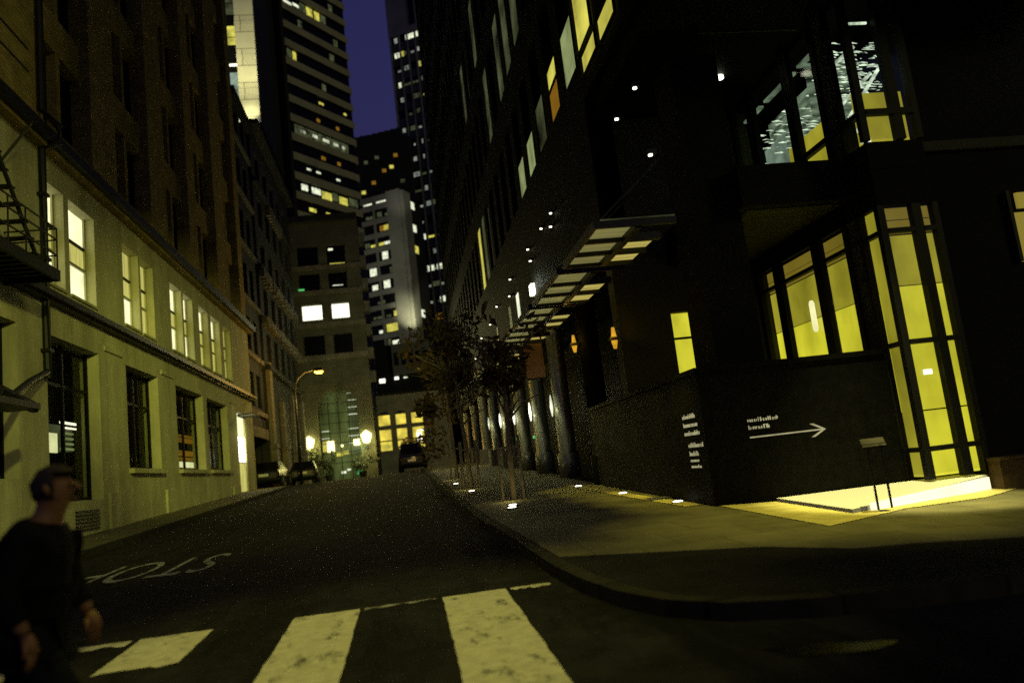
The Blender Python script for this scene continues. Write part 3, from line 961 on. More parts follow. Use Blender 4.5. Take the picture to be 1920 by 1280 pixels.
for f, items in {0: [(6, 8.8, e_win)], 2: [(5.4, 8.6, e_win), (10.6, 13.4, e_winw)], 5: [(5.2, 7.6, e_winw), (8.2, 9.2, e_windim)], 6: [(5.2, 9.2, e_win), (10.8, 12, e_winw)], 8: [(9.0, 9.9, e_windim)], 9: [(6.6, 8.8, e_winw), (11, 13, e_winw)],
                 10: [(11, 13.4, e_winw)], 11: [(6.4, 8.4, e_winw)], 12: [(5.2, 7.2, e_winw), (7.3, 9.2, e_win)], 13: [(5.2, 8.4, e_winamber), (5.2, 7.0, e_win)], 14: [(10.8, 13.2, e_windim)], 15: [(5.4, 8.9, e_winw), (10.5, 13.6, e_winw)]}.items():
    for u0, u1, m in items:
        litsE.append((f, u0, u1, .15, rE.choice((.45, .7, .95)), m))
for f in range(15):
    for u0 in (5.2, 7.3, 10.6, 12.6, 14.6):
        if rE.random() < .30 and not any(q[0] == f and q[1] < u0 + 1.6 and q[2] > u0 for q in litsE):
            litsE.append((f, u0, u0 + rE.choice((1.0, 1.6)), .15, rE.choice((.4, .7)), rE.choice((e_windim, e_windim, e_pale, e_win))))
office(E_, oE, nL, dE, 17, ztE - 2.0 - fE * 15.6, 15, fE, 1.6, litsE, m_tower)
for z, m in ((84.5, e_winw), (77, e_winw), (70, e_win), (49.5, e_winw)):
    k = MB(); k.obox(oE, dE, nL, 4.6, 7.0, -1.0, -.9, z, z + 2.4, m); k.build("lit_window", E_)
k = MB(); k.obox(oE, dE, nL, 4.5, 12, -.85, 5, 20, ztE - 3, m_towerdark); k.build("side_wall", E_)
spot("floodlight_glow", (5.0, 228, 42), (5.5, 240, 50), 30000, 42, 1.0, (1, .97, .55), .5)
point("tower_face_fill", (-10, 214, 62), 9000, (1, .97, .6), .5)  # unseen point light added to brighten the tower's left face
spot("floodlight_glow", (5.0, 226, 76), (5.5, 240, 88), 2500, 50, 1.0, (1, .97, .75), .5)

# tall tower right of the sky gap
a = R(30)
oF = (24.8, 322)
F_ = thing("tall_office_tower", "tall dark office tower with rows of small bluish windows, right of the sky gap", "tower", (24.8, 322, 1.7))
rF = random.Random(5)
fF, zF = 7.0, 60.0
litsF = []
bays_u = [(.8, 4.2), (5.2, 8.2), (9.0, 12.2), (13.0, 16.4)]
for f in range(18):
    for bi, (u0, u1) in enumerate(bays_u):
        q = rF.random()
        if f in (1, 2, 3, 9, 10, 11, 15, 16, 17):
            m = e_winblue if q < .55 else (e_windim if q < .78 else (e_pale if q < .96 else None))
        else:
            m = e_winblue if q < .5 else (e_windim if q < .66 else (e_win if q < .73 else None))
        if m:
            s = u0 + rF.choice((0, .8))
            litsF.append((f, s, u1 - rF.choice((0, .8, 1.6)), .25, rF.choice((.5, .8)), m))
for f, u0, u1, m in ((18, .8, 4.2, e_winw), (18, 5.2, 9.4, e_winw), (18, 13.6, 15.2, e_winblue), (17, 13.2, 15.6, e_winw), (17, 11, 12.2, e_win), (16, 2, 4.4, e_win), (15, 13.8, 15, e_winw), (5, 9.4, 12.2, e_winw), (3, 13, 15.2, e_winw), (3, 7, 12.2, e_winw), (3, .8, 5.6, e_winw), (2, .8, 3, e_win), (1, 3, 5.6, e_winw), (0, 5.2, 8.2, e_winamber), (7, .8, 2.6, e_winw)):
    litsF.append((f, u0, u1, .2, .85, m))
office(F_, oF, nL, dE, 17.5, zF, 19, fF, 3.4, litsF, m_towermid)
k = MB()
k.obox(oF, nL, dE, 0.0, 17.5, .65, 25, 1.7, zF + 19 * fF, m_towerdark)
for u in (.2, 4.6, 8.5, 12.5, 17.0):
    k.obox(oF, nL, dE, u - .35, u + .35, -.25, .6, 30, zF + 19 * fF, m_tower)
k.obox(oF, nL, dE, 0, 17.5, -.3, 25, zF + 19 * fF, zF + 19 * fF + 60, m_tower)
k.build("pier_wall", F_)
k = MB()
k.obox(oF, nL, dE, 3.6, 6.4, -.5, -.3, zF + 19 * fF + 3, zF + 19 * fF + 22, m_darkglass)
k.build("roof_opening", F_)

# dark low block under the sky
Gb = thing("dark_background_block", "dark block with a few orange windows closing the foot of the sky gap", "building", (0, 320, 1.7))
k = MB()
k.box(-22, 14, 320, 345, 1, 142.5, m_towerdark)
for i in range(9):
    x = -12 + 2.6 * i
    k.box(x, x + 2.58, 320.5, 340, 142.4, 142.6 + .5 * i + rng.uniform(0, .25), m_towerdark)
k.build("wall", Gb)
for x, z, m in ((-3.5, 122, e_winamber), (1.2, 127, e_winamber), (4.4, 128.5, e_win), (-8, 118, e_win), (6.5, 133.5, e_winamber), (-1.4, 133, e_windim), (-6, 131, e_windim), (2.4, 115, e_winw), (-10.5, 110, e_winw), (0, 108, e_windim), (8.5, 122, e_windim)):
    b1("lit_window", Gb, m, (x, x + 1.7, 319.85, 319.95, z, z + 1.5))

# ------------------------------------------------------------------ RIGHT: lobby building
RX = 4.12
WY = 10.75
LB = thing("lobby_building", "black building with tall yellow lit glass lobby and glazed corner, at right", "building", (7.15, 11, 0.5))
# glass side wall and corner bay
k = MB()
def vpost(x0, x1, y0, y1, z0, z1):
    k.box(x0, x1, y0, y1, z0, z1, m_mullion)
for z0, z1 in ((.53, 4.47), (5.47, 7.9)):
    vpost(7.05, 7.16, 10.28, 10.38, z0, z1)      # corner
    vpost(7.60, 7.74, 10.28, 10.40, z0, z1)
    vpost(7.93, 8.02, 10.28, 10.40, z0, z1)
    vpost(7.06, 7.16, 10.78, 10.86, z0, z1)
    vpost(7.06, 7.20, 11.16, 11.28, z0, z1)
    vpost(7.06, 7.16, 12.02, 12.28, z0, z1)
    vpost(7.06, 7.16, 13.46, 13.72, z0, z1)
    vpost(7.06, 7.16, 14.32, 14.40, z0, z1)
for z in (.91, 2.42, 4.05):
    k.box(7.165, 7.60, 10.27, 10.36, z, z + .07, m_mullion)
    k.box(7.74, 7.93, 10.27, 10.36, z, z + .07, m_mullion)
    k.box(7.055, 7.15, 10.38, 14.32, z + .002, z + .068, m_mullion)
for z in (5.86,):
    k.box(7.165, 7.93, 10.27, 10.36, z, z + .09, m_mullion)
    k.box(7.055, 7.15, 10.38, 14.32, z + .002, z + .088, m_mullion)
k.build("mullion_frame", LB)
b1("dark_post", LB, m_olive, (7.09, 7.22, 10.865, 11.155, .53, 4.47), (7.09, 7.22, 10.865, 11.155, 5.47, 7.9))
for y0, y1, z0, z1, front in ((10.38, 10.78, .6, 4.45, 0), (11.28, 12.02, 2.3, 4.45, 0), (12.28, 13.46, 2.3, 4.45, 0), (13.72, 14.32, 2.3, 4.45, 0), (10.38, 10.78, 5.5, 7.8, 0), (11.28, 12.02, 5.5, 7.8, 0), (12.28, 13.46, 5.5, 7.8, 0), (13.72, 14.32, 5.5, 7.8, 0)):
    b1("glass_pane", LB, m_glass, (7.10, 7.108, y0, y1, z0, z1))
for x0, x1, z0, z1 in ((7.16, 7.6, .6, 4.45), (7.74, 7.93, .6, 4.45), (7.16, 7.6, 5.5, 7.8), (7.74, 7.93, 5.5, 7.8)):
    b1("glass_pane", LB, m_glass, (x0, x1, 10.33, 10.338, z0, z1))
# luminous stone panels behind the glass, set out in courses with dark joints
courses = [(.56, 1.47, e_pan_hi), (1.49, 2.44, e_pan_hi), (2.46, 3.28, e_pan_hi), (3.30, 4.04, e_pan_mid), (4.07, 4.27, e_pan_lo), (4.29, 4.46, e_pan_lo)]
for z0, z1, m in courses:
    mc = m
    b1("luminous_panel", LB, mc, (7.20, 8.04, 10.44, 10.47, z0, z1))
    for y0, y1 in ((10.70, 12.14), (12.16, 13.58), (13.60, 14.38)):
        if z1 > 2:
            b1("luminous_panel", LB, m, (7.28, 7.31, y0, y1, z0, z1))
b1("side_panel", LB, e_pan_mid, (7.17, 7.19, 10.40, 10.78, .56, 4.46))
b1("lamp_or_glint", LB, e_white, (7.38, 7.50, 10.40, 10.43, 1.98, 2.05))  # glowing strip standing in for a lamp reflected in the glass
k = MB()
k.lathe((7.21, 12.8, 3.05), [(.03, 0), (.05, .05), (.05, .5), (.03, .55)], e_transom, 8)
k.build("pendant_lamp", LB)
# band between the storeys and the upper box
b1("spandrel_panel", LB, m_blackwall, (7.08, 8.0, 10.3, 10.36, 4.47, 5.02), (7.08, 8.0, 10.31, 10.36, 5.03, 5.45))
b1("spandrel_panel", LB, m_blackwall, (7.10, 7.2, 10.4, 14.4, 4.47, 5.45))
k = MB()
k.box(7.22, 8.04, 10.62, 10.66, 5.47, 6.36, e_pan_mid)
k.box(7.40, 7.44, 11.3, 13.0, 5.47, 6.45, e_pan_mid)
k.box(7.46, 7.50, 13.02, 14.3, 5.47, 6.2, e_pan_hi)
k.build("lit_room_wall", LB)
for y0, y1 in ((11.05, 12.0), (12.2, 13.3), (13.5, 14.2)):
    b1("ceiling_rail", LB, e_haze, (7.24, 7.34, y0, y1, 7.52, 7.56))
b1("ceiling_rail", LB, e_bar, (7.2, 7.62, 10.5, 10.53, 7.44, 7.47))
b1("glow_panel", LB, e_teal, (7.42, 7.45, 13.1, 13.9, 6.22, 6.8))
b1("glow_panel", LB, e_winw, (7.20, 7.36, 10.56, 10.60, 5.55, 5.62))
b1("glow_panel", LB, e_winw, (7.18, 7.32, 10.56, 10.60, 5.72, 5.78))
b1("glow_panel", LB, e_haze, (7.2, 8.8, 11.7, 11.72, 6.45, 7.45))  # glowing panels added as haze behind the bars
b1("glow_panel", LB, e_haze, (7.80, 7.82, 11.75, 14.3, 6.3, 7.5))
b1("room_back_wall", LB, m_blackwall, (8.9, 9.0, 10.55, 14.9, 5.45, 7.82), (7.2, 8.9, 14.6, 14.7, 5.45, 7.82))
b1("room_floor", LB, m_olive, (7.17, 12, 10.42, 15, 5.3, 5.45))
b1("room_ceiling", LB, m_blackwall, (7.17, 12, 10.42, 15, 7.82, 7.9))
# terrace slab over the recess, back wall, column, overhang
b1("terrace_slab", LB, m_blackwall, (5.3, 7.045, WY + .1, 14.35, 4.78, 5.42))
b1("soffit_panel", LB, m_olive, (5.45, 7.0, WY + .3, 14.3, 4.765, 4.778))
k = MB()
wallgrid(k, 'y', 14.42, .4, 4.2, 7.4, .5, 7.85, [(5.24, 5.66, 2.2, 3.9)], m_olive)
k.build("recess_wall", LB)
f = b1("slot_window", LB, m_mullion, (5.24, 5.66, 14.5, 14.55, 3.38, 3.42))
b1("pane", f, e_pan_hi, (5.24, 5.66, 14.6, 14.64, 2.2, 3.9))
b1("corner_column", LB, m_blackwall, (4.64, 5.40, 11.15, 12.0, .4, 7.4))
k = MB()
k.box(4.3, 14.0, 8.2, 15, 7.92, 8.29, m_blackwall)
k.box(4.12, 30, 10.2, 14.4, 8.3, 60, m_blackwall)
k.box(8.05, 30, 10.5, 30, .2, 7.9, m_blackwall)
k.box(7.5, 8.04, 14.9, 30, .2, 7.9, m_blackwall)
k.build("upper_wall", LB)
b1("soffit_panel", LB, m_blackwall, (4.4, 7.0, 8.3, 14.3, 7.905, 7.918))
b1("soffit_trim", LB, m_stoneband, (5.3, 7.0, 11.38, 11.40, 7.885, 7.904))
for x, y in ((6.25, 12.9),):
    k = MB()
    k.lathe((x, y, 7.85), [(.085, 0), (.085, .045)], e_hot, 14)
    k.build("downlight", LB)
k = MB(); k.lathe((11.1, 10.2, 7.5), [(.1, 0), (.12, .1)], e_hot, 12); k.tube([(11.1, 10.2, 7.6), (11.1, 10.5, 7.7)], .03, m_darkmetal); k.build("lamp_or_glint", LB)
f = b1("side_window", LB, m_mullion, (9.28, 9.34, 10.42, 10.5, 3.5, 4.6))
b1("pane", f, e_pan_lo, (9.46, 10.4, 10.44, 10.49, 4.32, 4.56), (9.34, 10.4, 10.44, 10.49, 3.5, 4.25))
b1("room_lamp", LB, e_mint, (10.4, 10.5, 10.44, 10.49, 6.9, 7.1))
# light falling on the apron: lamps recessed in the overhang above it
spot("downlight_glow", (6.6, 8.9, 7.85), (6.3, 9.75, .5), 6000, 30, .7, (1, .93, .36), .08)
spot("downlight_glow", (4.7, 8.8, 7.85), (4.6, 8.9, .5), 1750, 44, 1.0, (1, .90, .16), .08)

for y in (11.3, 12.6, 13.9, 15.3, 16.8):
    spot("band_fill", (3.3, y, 4.4), (3.98 - (y - 11.5) * .06, y + .3, .6), 330, 36, 1.0, (1, .88, .14), .05)  # unseen spots added to brighten the band beside the street wall
# glowing bars standing in for reflections in the upper glass box
ch = MB()
r = random.Random(21)
for i in range(300):
    if i % 3:
        y = r.uniform(10.7, 11.5); x = r.uniform(7.22, 8.4); z = 6.44 + .045 * int(r.uniform(0, 21)) + r.uniform(-.006, .006)
    else:
        y = r.uniform(11.4, 14.1); x = r.uniform(7.25, 7.7); z = 6.45 + .045 * int(r.uniform(0, 15)) + r.uniform(-.006, .006)
    L_ = r.uniform(.06, .26)
    ch.tube([(x - L_ / 2, y, z), (x, y, z + r.uniform(.0, .012)), (x + L_ / 2, y + .02, z + r.uniform(-.008, .008))], [.004, r.uniform(.008, .017), .004], e_bar, 6)
for x0, z0, x1, z1 in ((7.2, 6.3, 7.7, 6.75), (7.15, 6.95, 7.5, 7.2), (7.3, 6.1, 8.0, 7.0)):
    ch.tube([(x0, 10.9, z0), (x1, 10.75, z1)], .03, e_bar, 6)
co = ch.build("reflection_bars")
tag(co, "short glowing bars added in place of reflections in the upper glass corner box", "chandelier")  # no real chandelier; the bars stand in for reflections in the glass

# black stone wall in front of the recess
BW = thing("boundary_wall", "low black granite wall on the corner, carrying pale lettering and an arrow", "wall", (5.5, WY, .5))
k = MB()
k.box(RX + .02, 7.03, WY, WY + .35, .1, 2.36, m_black)
k.box(RX + .02, RX + .36, WY + .352, 17.6, .1, 2.36, m_black)
k.box(RX + .3, 7.03, WY + .36, 14.4, .1, .6, m_black)
k.build("granite_face", BW)
b1("coping", BW, m_black, (RX - .01, 7.035, WY - .03, WY + .4, 2.364, 2.44), (RX - .01, RX + .4, WY + .402, 17.6, 2.364, 2.44))
def strokes(k, o, d, h, length, rows, seed):
    rr = random.Random(seed)
    n = (d[1], -d[0])
    for j, L_ in enumerate(rows):
        u = 0
        while u < L_ * length:
            ww = rr.uniform(.008, .022)
            hh = h * rr.choice((.62, .62, .62, .95))
            z0 = o[2] - j * h * 1.75
            k.obox((o[0], o[1]), d, n, u, u + ww, .001, .006, z0, z0 + hh, e_letter)
            if rr.random() < .6:
                k.obox((o[0], o[1]), d, n, u + ww, u + ww + .014, .001, .006, z0 + rr.choice((0, hh * .4, hh - .014)), z0 + rr.choice((0, hh * .4, hh - .014)) + .014, e_letter)
            u += ww + rr.uniform(.012, .03)
k = MB()
strokes(k, (4.79, WY, 1.60), (1, 0), .06, .45, (1.0, .72), 1)
k.box(4.79, 5.90, WY - .006, WY - .001, 1.375, 1.395, e_letter)
for s in (1, -1):
    k.hexa([(5.94, WY - .006, 1.385), (5.94, WY - .001, 1.385), (5.76, WY - .001, 1.385 + s * .095), (5.76, WY - .006, 1.385 + s * .095),
            (5.89, WY - .006, 1.385), (5.89, WY - .001, 1.385), (5.70, WY - .001, 1.385 + s * .095), (5.70, WY - .006, 1.385 + s * .095)], e_letter)
o = k.build("arrow_sign")
tag(o, "pale two line lettering with long right pointing arrow on the front of the black wall", "sign")
t = thing("lettering_sign", "stacked pale lines of small lettering on the street side of the black wall", "sign", (RX + .02, 11.2, 1.1))
for oo, hh, LL, rows, sd in (((RX + .02, 11.55, 1.76), .07, .7, (.75, .85, .9), 2), ((RX + .02, 11.45, 1.34), .07, .6, (.95, .6), 3), ((RX + .02, 11.45, 1.13), .05, .5, (.7, .8), 4)):
    k = MB()
    strokes(k, oo, (0, -1), hh, LL, rows, sd)
    k.build("lettering", t)

# bright platform under the glass corner
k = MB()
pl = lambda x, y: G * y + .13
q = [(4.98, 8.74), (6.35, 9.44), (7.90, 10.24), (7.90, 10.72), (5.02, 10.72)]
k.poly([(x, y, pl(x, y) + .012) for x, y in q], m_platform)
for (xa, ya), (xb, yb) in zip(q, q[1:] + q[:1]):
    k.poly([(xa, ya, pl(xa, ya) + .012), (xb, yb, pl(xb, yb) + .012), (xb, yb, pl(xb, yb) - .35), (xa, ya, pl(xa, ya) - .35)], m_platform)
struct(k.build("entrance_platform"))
k = MB()
dd = (0.889, 0.458); nn = (-0.458, 0.889)
k.obox((5.3, 8.903), dd, nn, .0, 2.9, -.03, -.005, .30, .475, e_step)
k.build("step_light", LB)

# lectern sign on two legs
LS = thing("lectern_sign", "small slanted plaque on two thin black legs in front of the bright platform", "sign", (5.45, 8.75, .43))
k = MB()
k.hexa([(5.22, 8.70, 1.10), (5.52, 8.70, 1.10), (5.60, 8.88, 1.19), (5.30, 8.88, 1.19), (5.22, 8.70, 1.125), (5.52, 8.70, 1.125), (5.60, 8.88, 1.215), (5.30, 8.88, 1.215)], m_kerb)
k.build("plaque", LS)
for x in (5.33, 5.50):
    k = MB(); k.tube([(x, 8.79, .40), (x, 8.79, 1.14)], .014, m_darkmetal, 8); k.build("leg", LS)

# terracotta planter wall at the right edge
k = MB()
k.box(7.97, 12.0, 10.05, 10.4, .0, .68, m_rust)
k.box(7.96, 12.0, 10.02, 10.42, .68, .72, m_rust)
o = k.build("terracotta_wall")
tag(o, "low rusty orange wall at the right edge beside the bright platform", "wall")

# ------------------------------------------------------------------ RIGHT: office block along the street
OB = thing("street_office_block", "dark office block with canopies, round columns and scattered lit windows along the right side", "building", (RX, 34, 1))
wz = []
rO = random.Random(9)
lit = {}
for fl in range(9):
    z0 = 9.15 + 3.9 * fl
    for j in range(26):
        y = 14.7 + 1.72 * j
        wz.append((y, y + 1.05, z0, z0 + 2.7))
for y0, y1 in ((14.7, 16.2), (16.6, 18)):
    pass
k = MB()
wallgrid(k, 'x', RX, .5, 14.42, 60.0, 5.2, 44, wz, m_blackwall)
k.box(RX + .9, 30, 14.5, 60, 5.2, 44, m_blackwall)
k.box(RX + 1.2, 30, 17.7, 60, .5, 5.2, m_black)
k.build("wall", OB)
special = {(0, 0): e_pale, (0, 1): 'two', (0, 2): e_windim, (0, 3): e_pale, (0, 4): e_pale, (1, 4): e_windim, (1, 3): e_windim, (1, 7): e_windim, (2, 8): e_windim, (0, 10): e_windim, (0, 11): e_win, (2, 11): e_windim, (1, 0): e_win, (1, 5): e_windim}
for i, (a, b, z0, z1) in enumerate(wz):
    fl, j = divmod(i, 26)
    m = special.get((fl, j))
    if m is None:
        m = e_windim if rO.random() < .07 else m_darkglass
    if m == 'two':
        f = b1("window", OB, m_mullion, (RX + .01, RX + .05, a, b, z0 + .75, z0 + .80))
        b1("pane", f, e_winamber, (RX + .05, RX + .08, a, b, z0, z0 + .75))
        b1("pane", f, e_win, (RX + .05, RX + .08, a, b, z0 + .80, z0 + 1.3))
        continue
    if fl > 5 and m is m_darkglass:
        continue
    q = RX + (.17 if m is m_darkglass else (.03 if (fl, j) in special else .13))
    zz = z1 if (fl, j) not in ((0, 0), (0, 3), (0, 4), (0, 2)) else z0 + (1.0 if j > 2 else 1.2)
    b1("window", OB, m, (q, q + .03, a, b, z0, zz))
    if zz < z1:
        b1("window", OB, m_darkglass, (RX + .17, RX + .2, a, b, zz, z1))
# upper lit windows of the corner part (on the lobby building)
for y0, y1, z0, z1, m in ((13.15, 14.25, 9.15, 12, e_win), (11.75, 12.8, 8.55, 9.0, e_win), (13.0, 14.1, 8.62, 9.02, e_win), (12.0, 12.6, 9.6, 12, e_win)):
    f = b1("lit_window", LB, m, (RX - .02, RX - .005, y0, y1, z0, z1))
    b1("frame", f, m_mullion, (RX - .07, RX - .022, y0 - .06, y0, z0 - .05, z1), (RX - .07, RX - .022, y1, y1 + .06, z0 - .05, z1), (RX - .07, RX - .022, y0, y1, z0 - .06, z0))
# street level: columns with small lamps, pale bases, dark glass between
cy = [17.65, 21.6, 25.4, 29.3, 33.6, 38.2, 43.2, 48.6, 54.5]
for i, y in enumerate(cy):
    k = MB()
    z = gz(RX, y)
    k.lathe((RX + .25, y, z), [(.30, .1), (.30, .75), (.24, .8), (.24, 4.6), (.3, 4.7), (.3, 5.2)], m_steel if i else m_blackwall, 16)
    c = k.build("column", OB, True)
    if i in (1, 2, 3, 4, 5):
        k = MB(); k.lathe((RX - .06, y - .05, z + 1.8), [(.01, 0), (.035, .15), (.045, .28), (.035, .42), (.01, .6)], e_white if i in (2, 3, 4) else e_winw, 10); k.build("column_lamp", c, True)
        point("column_glow", (RX - .14, y - .12, z + 2.05), (0, 9, 16, 18, 12, 9)[i], (.95, 1, .55), .03)
    if i in (2, 3):
        b1("green_lamp", c, e_green, (RX - .05, RX, y - .04, y + .04, z + 1.25, z + 1.33))
    if i >= 4:
        k = MB(); k.box(RX - .18, RX + .68, y - .55, y + .55, z, z + .85, m_stoneband); k.build("column_base", OB)
for y, z in ((14.25, 3.45), (17.62, 3.9)):
    k = MB()
    k.lathe((RX - .10, y, z), [(.03, -.16), (.06, -.03), (.065, 0), (.065, .05), (.05, .08), (.03, .24)], e_amberlow, 10)
    k.box(RX - .2, RX, y - .09, y + .09, z - .01, z + .05, m_darkmetal)
    k.build("wall_sconce", OB)
    point("sconce_glow", (RX - .22, y - .16, z + .1), 3.0, (1, .55, .05), .05)
# downlights and lamps high on the facade
for y, z in ((11.2, 6.9), (12.3, 6.9), (10.95, 5.7), (18.4, 7.3), (19.8, 7.35), (18.6, 7.02), (22.1, 7.45), (21.9, 7.05), (26.1, 7.55), (26.7, 7.1), (30.3, 7.5), (33.0, 7.3), (37.0, 7.4), (41, 7.0), (45, 7.3), (50, 7.2)):
    k = MB()
    k.box(RX - .13, RX, y - .05, y + .05, z + .02, z + .09, m_darkmetal)
    k.lathe((RX - .09, y, z), [(.034, 0), (.034, .02)], e_hot, 10)
    k.build("downlight", OB if y > 14.4 else LB)
b1("hot_lamp", OB, e_hot, (RX - .12, RX - .01, 22.1, 22.45, 6.15, 6.45))
point("lamp_glow", (RX - .35, 22.2, 6.5), 10, (.85, 1, .8), .08)
for y in (25.2, 27.2, 31.2):
    b1("lit_window", OB, e_winw if y < 26 else e_windim, (RX - .02, RX - .004, y, y + .5, 5.6, 6.9))

# glass canopies along the facade, each a thing of its own part set
for i, (y0, y1) in enumerate(((10.6, 12.75), (13.4, 16.1), (16.7, 19.3), (19.9, 22.6), (23.2, 26), (26.6, 29.4), (30, 33))):
    z = 4.52 + .018 * (y0 - 10.6)
    par = LB if i == 0 else OB
    k = MB()
    k.box(2.95, 4.12, y0 - .06, y0, z, z + .12, m_darkmetal)
    k.box(2.95, 4.12, y1, y1 + .06, z, z + .12, m_darkmetal)
    k.box(2.90, 2.95, y0 - .06, y1 + .06, z, z + .12, m_darkmetal)
    k.box(3.52, 3.62, y0, y1, z - .02, z + .12, m_darkmetal)
    for j in range(1, 3):
        y = y0 + (y1 - y0) * j / 3
        k.box(2.95, 3.52, y - .025, y + .025, z - .01, z + .1, m_darkmetal)
        k.box(3.62, 4.12, y - .06, y + .06, z - .01, z + .1, m_darkmetal)
    k.tube([(2.95, y0 + .3, z + .1), (4.12, y0 + .3, z + 1.1)], .025, m_darkmetal, 6)
    k.tube([(2.95, y1 - .3, z + .1), (4.12, y1 - .3, z + 1.1)], .025, m_darkmetal, 6)
    c = k.build("glass_canopy", par)
    b1("outer_pane", c, e_canopyd, (2.955, 3.515, y0 + .005, y1 - .005, z + .06, z + .075))
    b1("lit_soffit", c, e_canopy, (3.66, 4.10, y0 + (y1 - y0) * .34, y1 - .02, z + .06, z + .075))
    b1("edge_trim", c, e_windim, (3.0, 4.1, y0 - .075, y0 - .063, z + .10, z + .12))

# banner hung from the facade
k = MB()
k.box(3.50, 4.12, 21.95, 21.98, 4.68, 4.72, m_darkmetal)
k.box(3.50, 4.12, 21.95, 21.98, 3.66, 3.70, m_darkmetal)
k.box(3.55, 4.08, 21.955, 21.975, 3.70, 4.68, m_banner)
o = k.build("hanging_banner")
tag(o, "faded brown orange banner hanging from the columns under the canopies", "banner")

# ------------------------------------------------------------------ lights set in the pavement
gl = thing("ground_light", "small white light in the pavement just outside the street side lettering", "ground light", (4.0, 11.9, gz(4, 11.9) + .13), "lights set in the right pavement")
k = MB()
base = org(gl)
k.lathe(base, [(.11, -.05), (.11, .012)], m_chrome, 16)
k.build("rim", gl)
k = MB()
k.lathe(base, [(.075, .0), (.075, .02), (.05, .028)], e_hot, 16)
k.build("lens", gl)
for x, y, lb in ((3.86, 14.5, "small white light in the pavement halfway along the black wall"), (3.70, 17.6, "small white light in the pavement at the far end of the black wall"),
                 (1.78, 14.4, "small white light in the pavement by the kerb, nearest the camera"), (1.86, 14.9, "small white light just behind the kerb light nearest the camera"), (1.55, 20.4, "small white light near the kerb at the foot of the middle young tree"), (1.43, 24.9, "farthest small white light near the kerb, past the trees")):
    dup(gl, (x, y, gz(x, y) + .13), lb)
b = thing("floor_grate", "flat lit metal grate in the pavement against the black wall", "grate", (4.02, 12.2, gz(4, 12.2) + .13))
k = MB()
for i in range(7):
    k.box(3.80 + .05 * i, 3.83 + .05 * i, 12.55, 13.0, gz(4, 12.8) + .125, gz(4, 12.8) + .15, m_chrome)
k.build("slat", b)

for x, y in ((1.9, 15.9), (1.5, 21.3), (1.5, 28.2)):
    point("ground_light_glow", (x, y, gz(x, y) + .3), 4.5, (1, .85, .3), .03)
# ------------------------------------------------------------------ street lamp
SL = thing("street_lamp", "tall street lamp with curved arm and glowing amber head on the left pavement", "street lamp", (-6.35, 50, prof(50)))
k = MB()
k.tube([(-6.35, 50, prof(50)), (-6.35, 50, 7.6)], [.11, .06], m_darkmetal, 10)
k.build("pole", SL, True)
k = MB()
k.tube([(-6.35, 50, 7.5), (-6.15, 50, 8.05), (-5.7, 50, 8.42), (-5.2, 50, 8.52), (-4.95, 50, 8.50)], .035, m_chrome, 8)
k.build("arm", SL, True)
k = MB()
k.tube([(-5.15, 50, 8.50), (-5.0, 50, 8.52), (-4.7, 50, 8.51), (-4.55, 50, 8.47)], [.05, .13, .15, .06], m_darkmetal, 10)
hd = k.build("lamp_head", SL, True)
k = MB()
k.tube([(-5.1, 50, 8.42), (-4.98, 50, 8.40), (-4.7, 50, 8.39), (-4.58, 50, 8.42)], [.05, .12, .13, .05], e_amber, 10)
k.build("lamp_glass", hd, True)
point("street_lamp_glow", (-4.84, 50, 8.1), 420, (1, .55, .08), .12)

point("facade_fill", (-.4, 59.0, 11.5), 900, (1, .97, .45), .3)  # unseen point light added to lift the facades at the street end
point("column_glow", (2.6, 40.0, 3.4), 90, (1, .9, .4), .1)  # extra light without a lamp, added for the far column bases
# ------------------------------------------------------------------ trees
def leafmass(k, c, rad, n, m, seed, size=.16):
    r = random.Random(seed)
    clumps = [(Vector((r.gauss(0, .5), r.gauss(0, .5), r.gauss(0, .5))), r.uniform(.25, .5)) for _ in range(14)]
    for i in range(n):
        cc, cr = r.choice(clumps)
        v = Vector((r.gauss(0, 1), r.gauss(0, 1), r.gauss(0, 1))).normalized() * cr * r.random() ** .4
        p = cc + v
        p = Vector(c) + Vector((p.x * rad[0], p.y * rad[1], p.z * rad[2]))
        a = Vector((r.gauss(0, 1), r.gauss(0, 1), r.gauss(0, 1))).normalized()
        b = a.orthogonal().normalized()
        s = size * r.uniform(.5, 1.2)
        k.poly([p - a * s, p + b * s * .45, p + a * s, p - b * s * .45], m)
def tree(x, y, h, rad, label, seed, leaves, m, lean=.0):
    z = gz(x, y) + .1
    t = thing("young_tree", label, "tree", (x, y, z), "young trees along the right kerb")
    r = random.Random(seed)
    k = MB()
    top = (x + lean, y + .2, z + h * .75)
    k.tube([(x, y, z), (x + lean * .3, y, z + h * .3), (x + lean * .7, y + .1, z + h * .55), top], [.075, .06, .045, .02], m_bark, 8)
    for i in range(9):
        f = r.uniform(.38, .72)
        b = Vector((x + lean * f, y + .1 * f, z + h * f))
        an = r.uniform(0, 6.28); L_ = r.uniform(.6, 1.1) * rad[0]
        e = b + Vector((math.cos(an) * L_, math.sin(an) * L_, r.uniform(.3, .9)))
        mid = (b + e) / 2 + Vector((0, 0, .12))
        k.tube([b, mid, e], [.03, .02, .008], m_bark, 5)
    k.build("trunk", t, True)
    k = MB()
    leafmass(k, (x + lean * .8, y + .1, z + h * .72), rad, leaves, m, seed)
    k.build("crown", t, fix=False)
    # protective frame round the young trunk
    k = MB()
    for dx, dy in ((-.22, 0), (.22, 0)):
        k.tube([(x + dx, y + dy, z), (x + dx, y + dy, z + 1.3)], .03, m_bark, 6)
    k.box(x - .22, x + .22, y - .02, y + .02, z + 1.05, z + 1.1, m_bark)
    k.build("tree_stake", t)
    return t
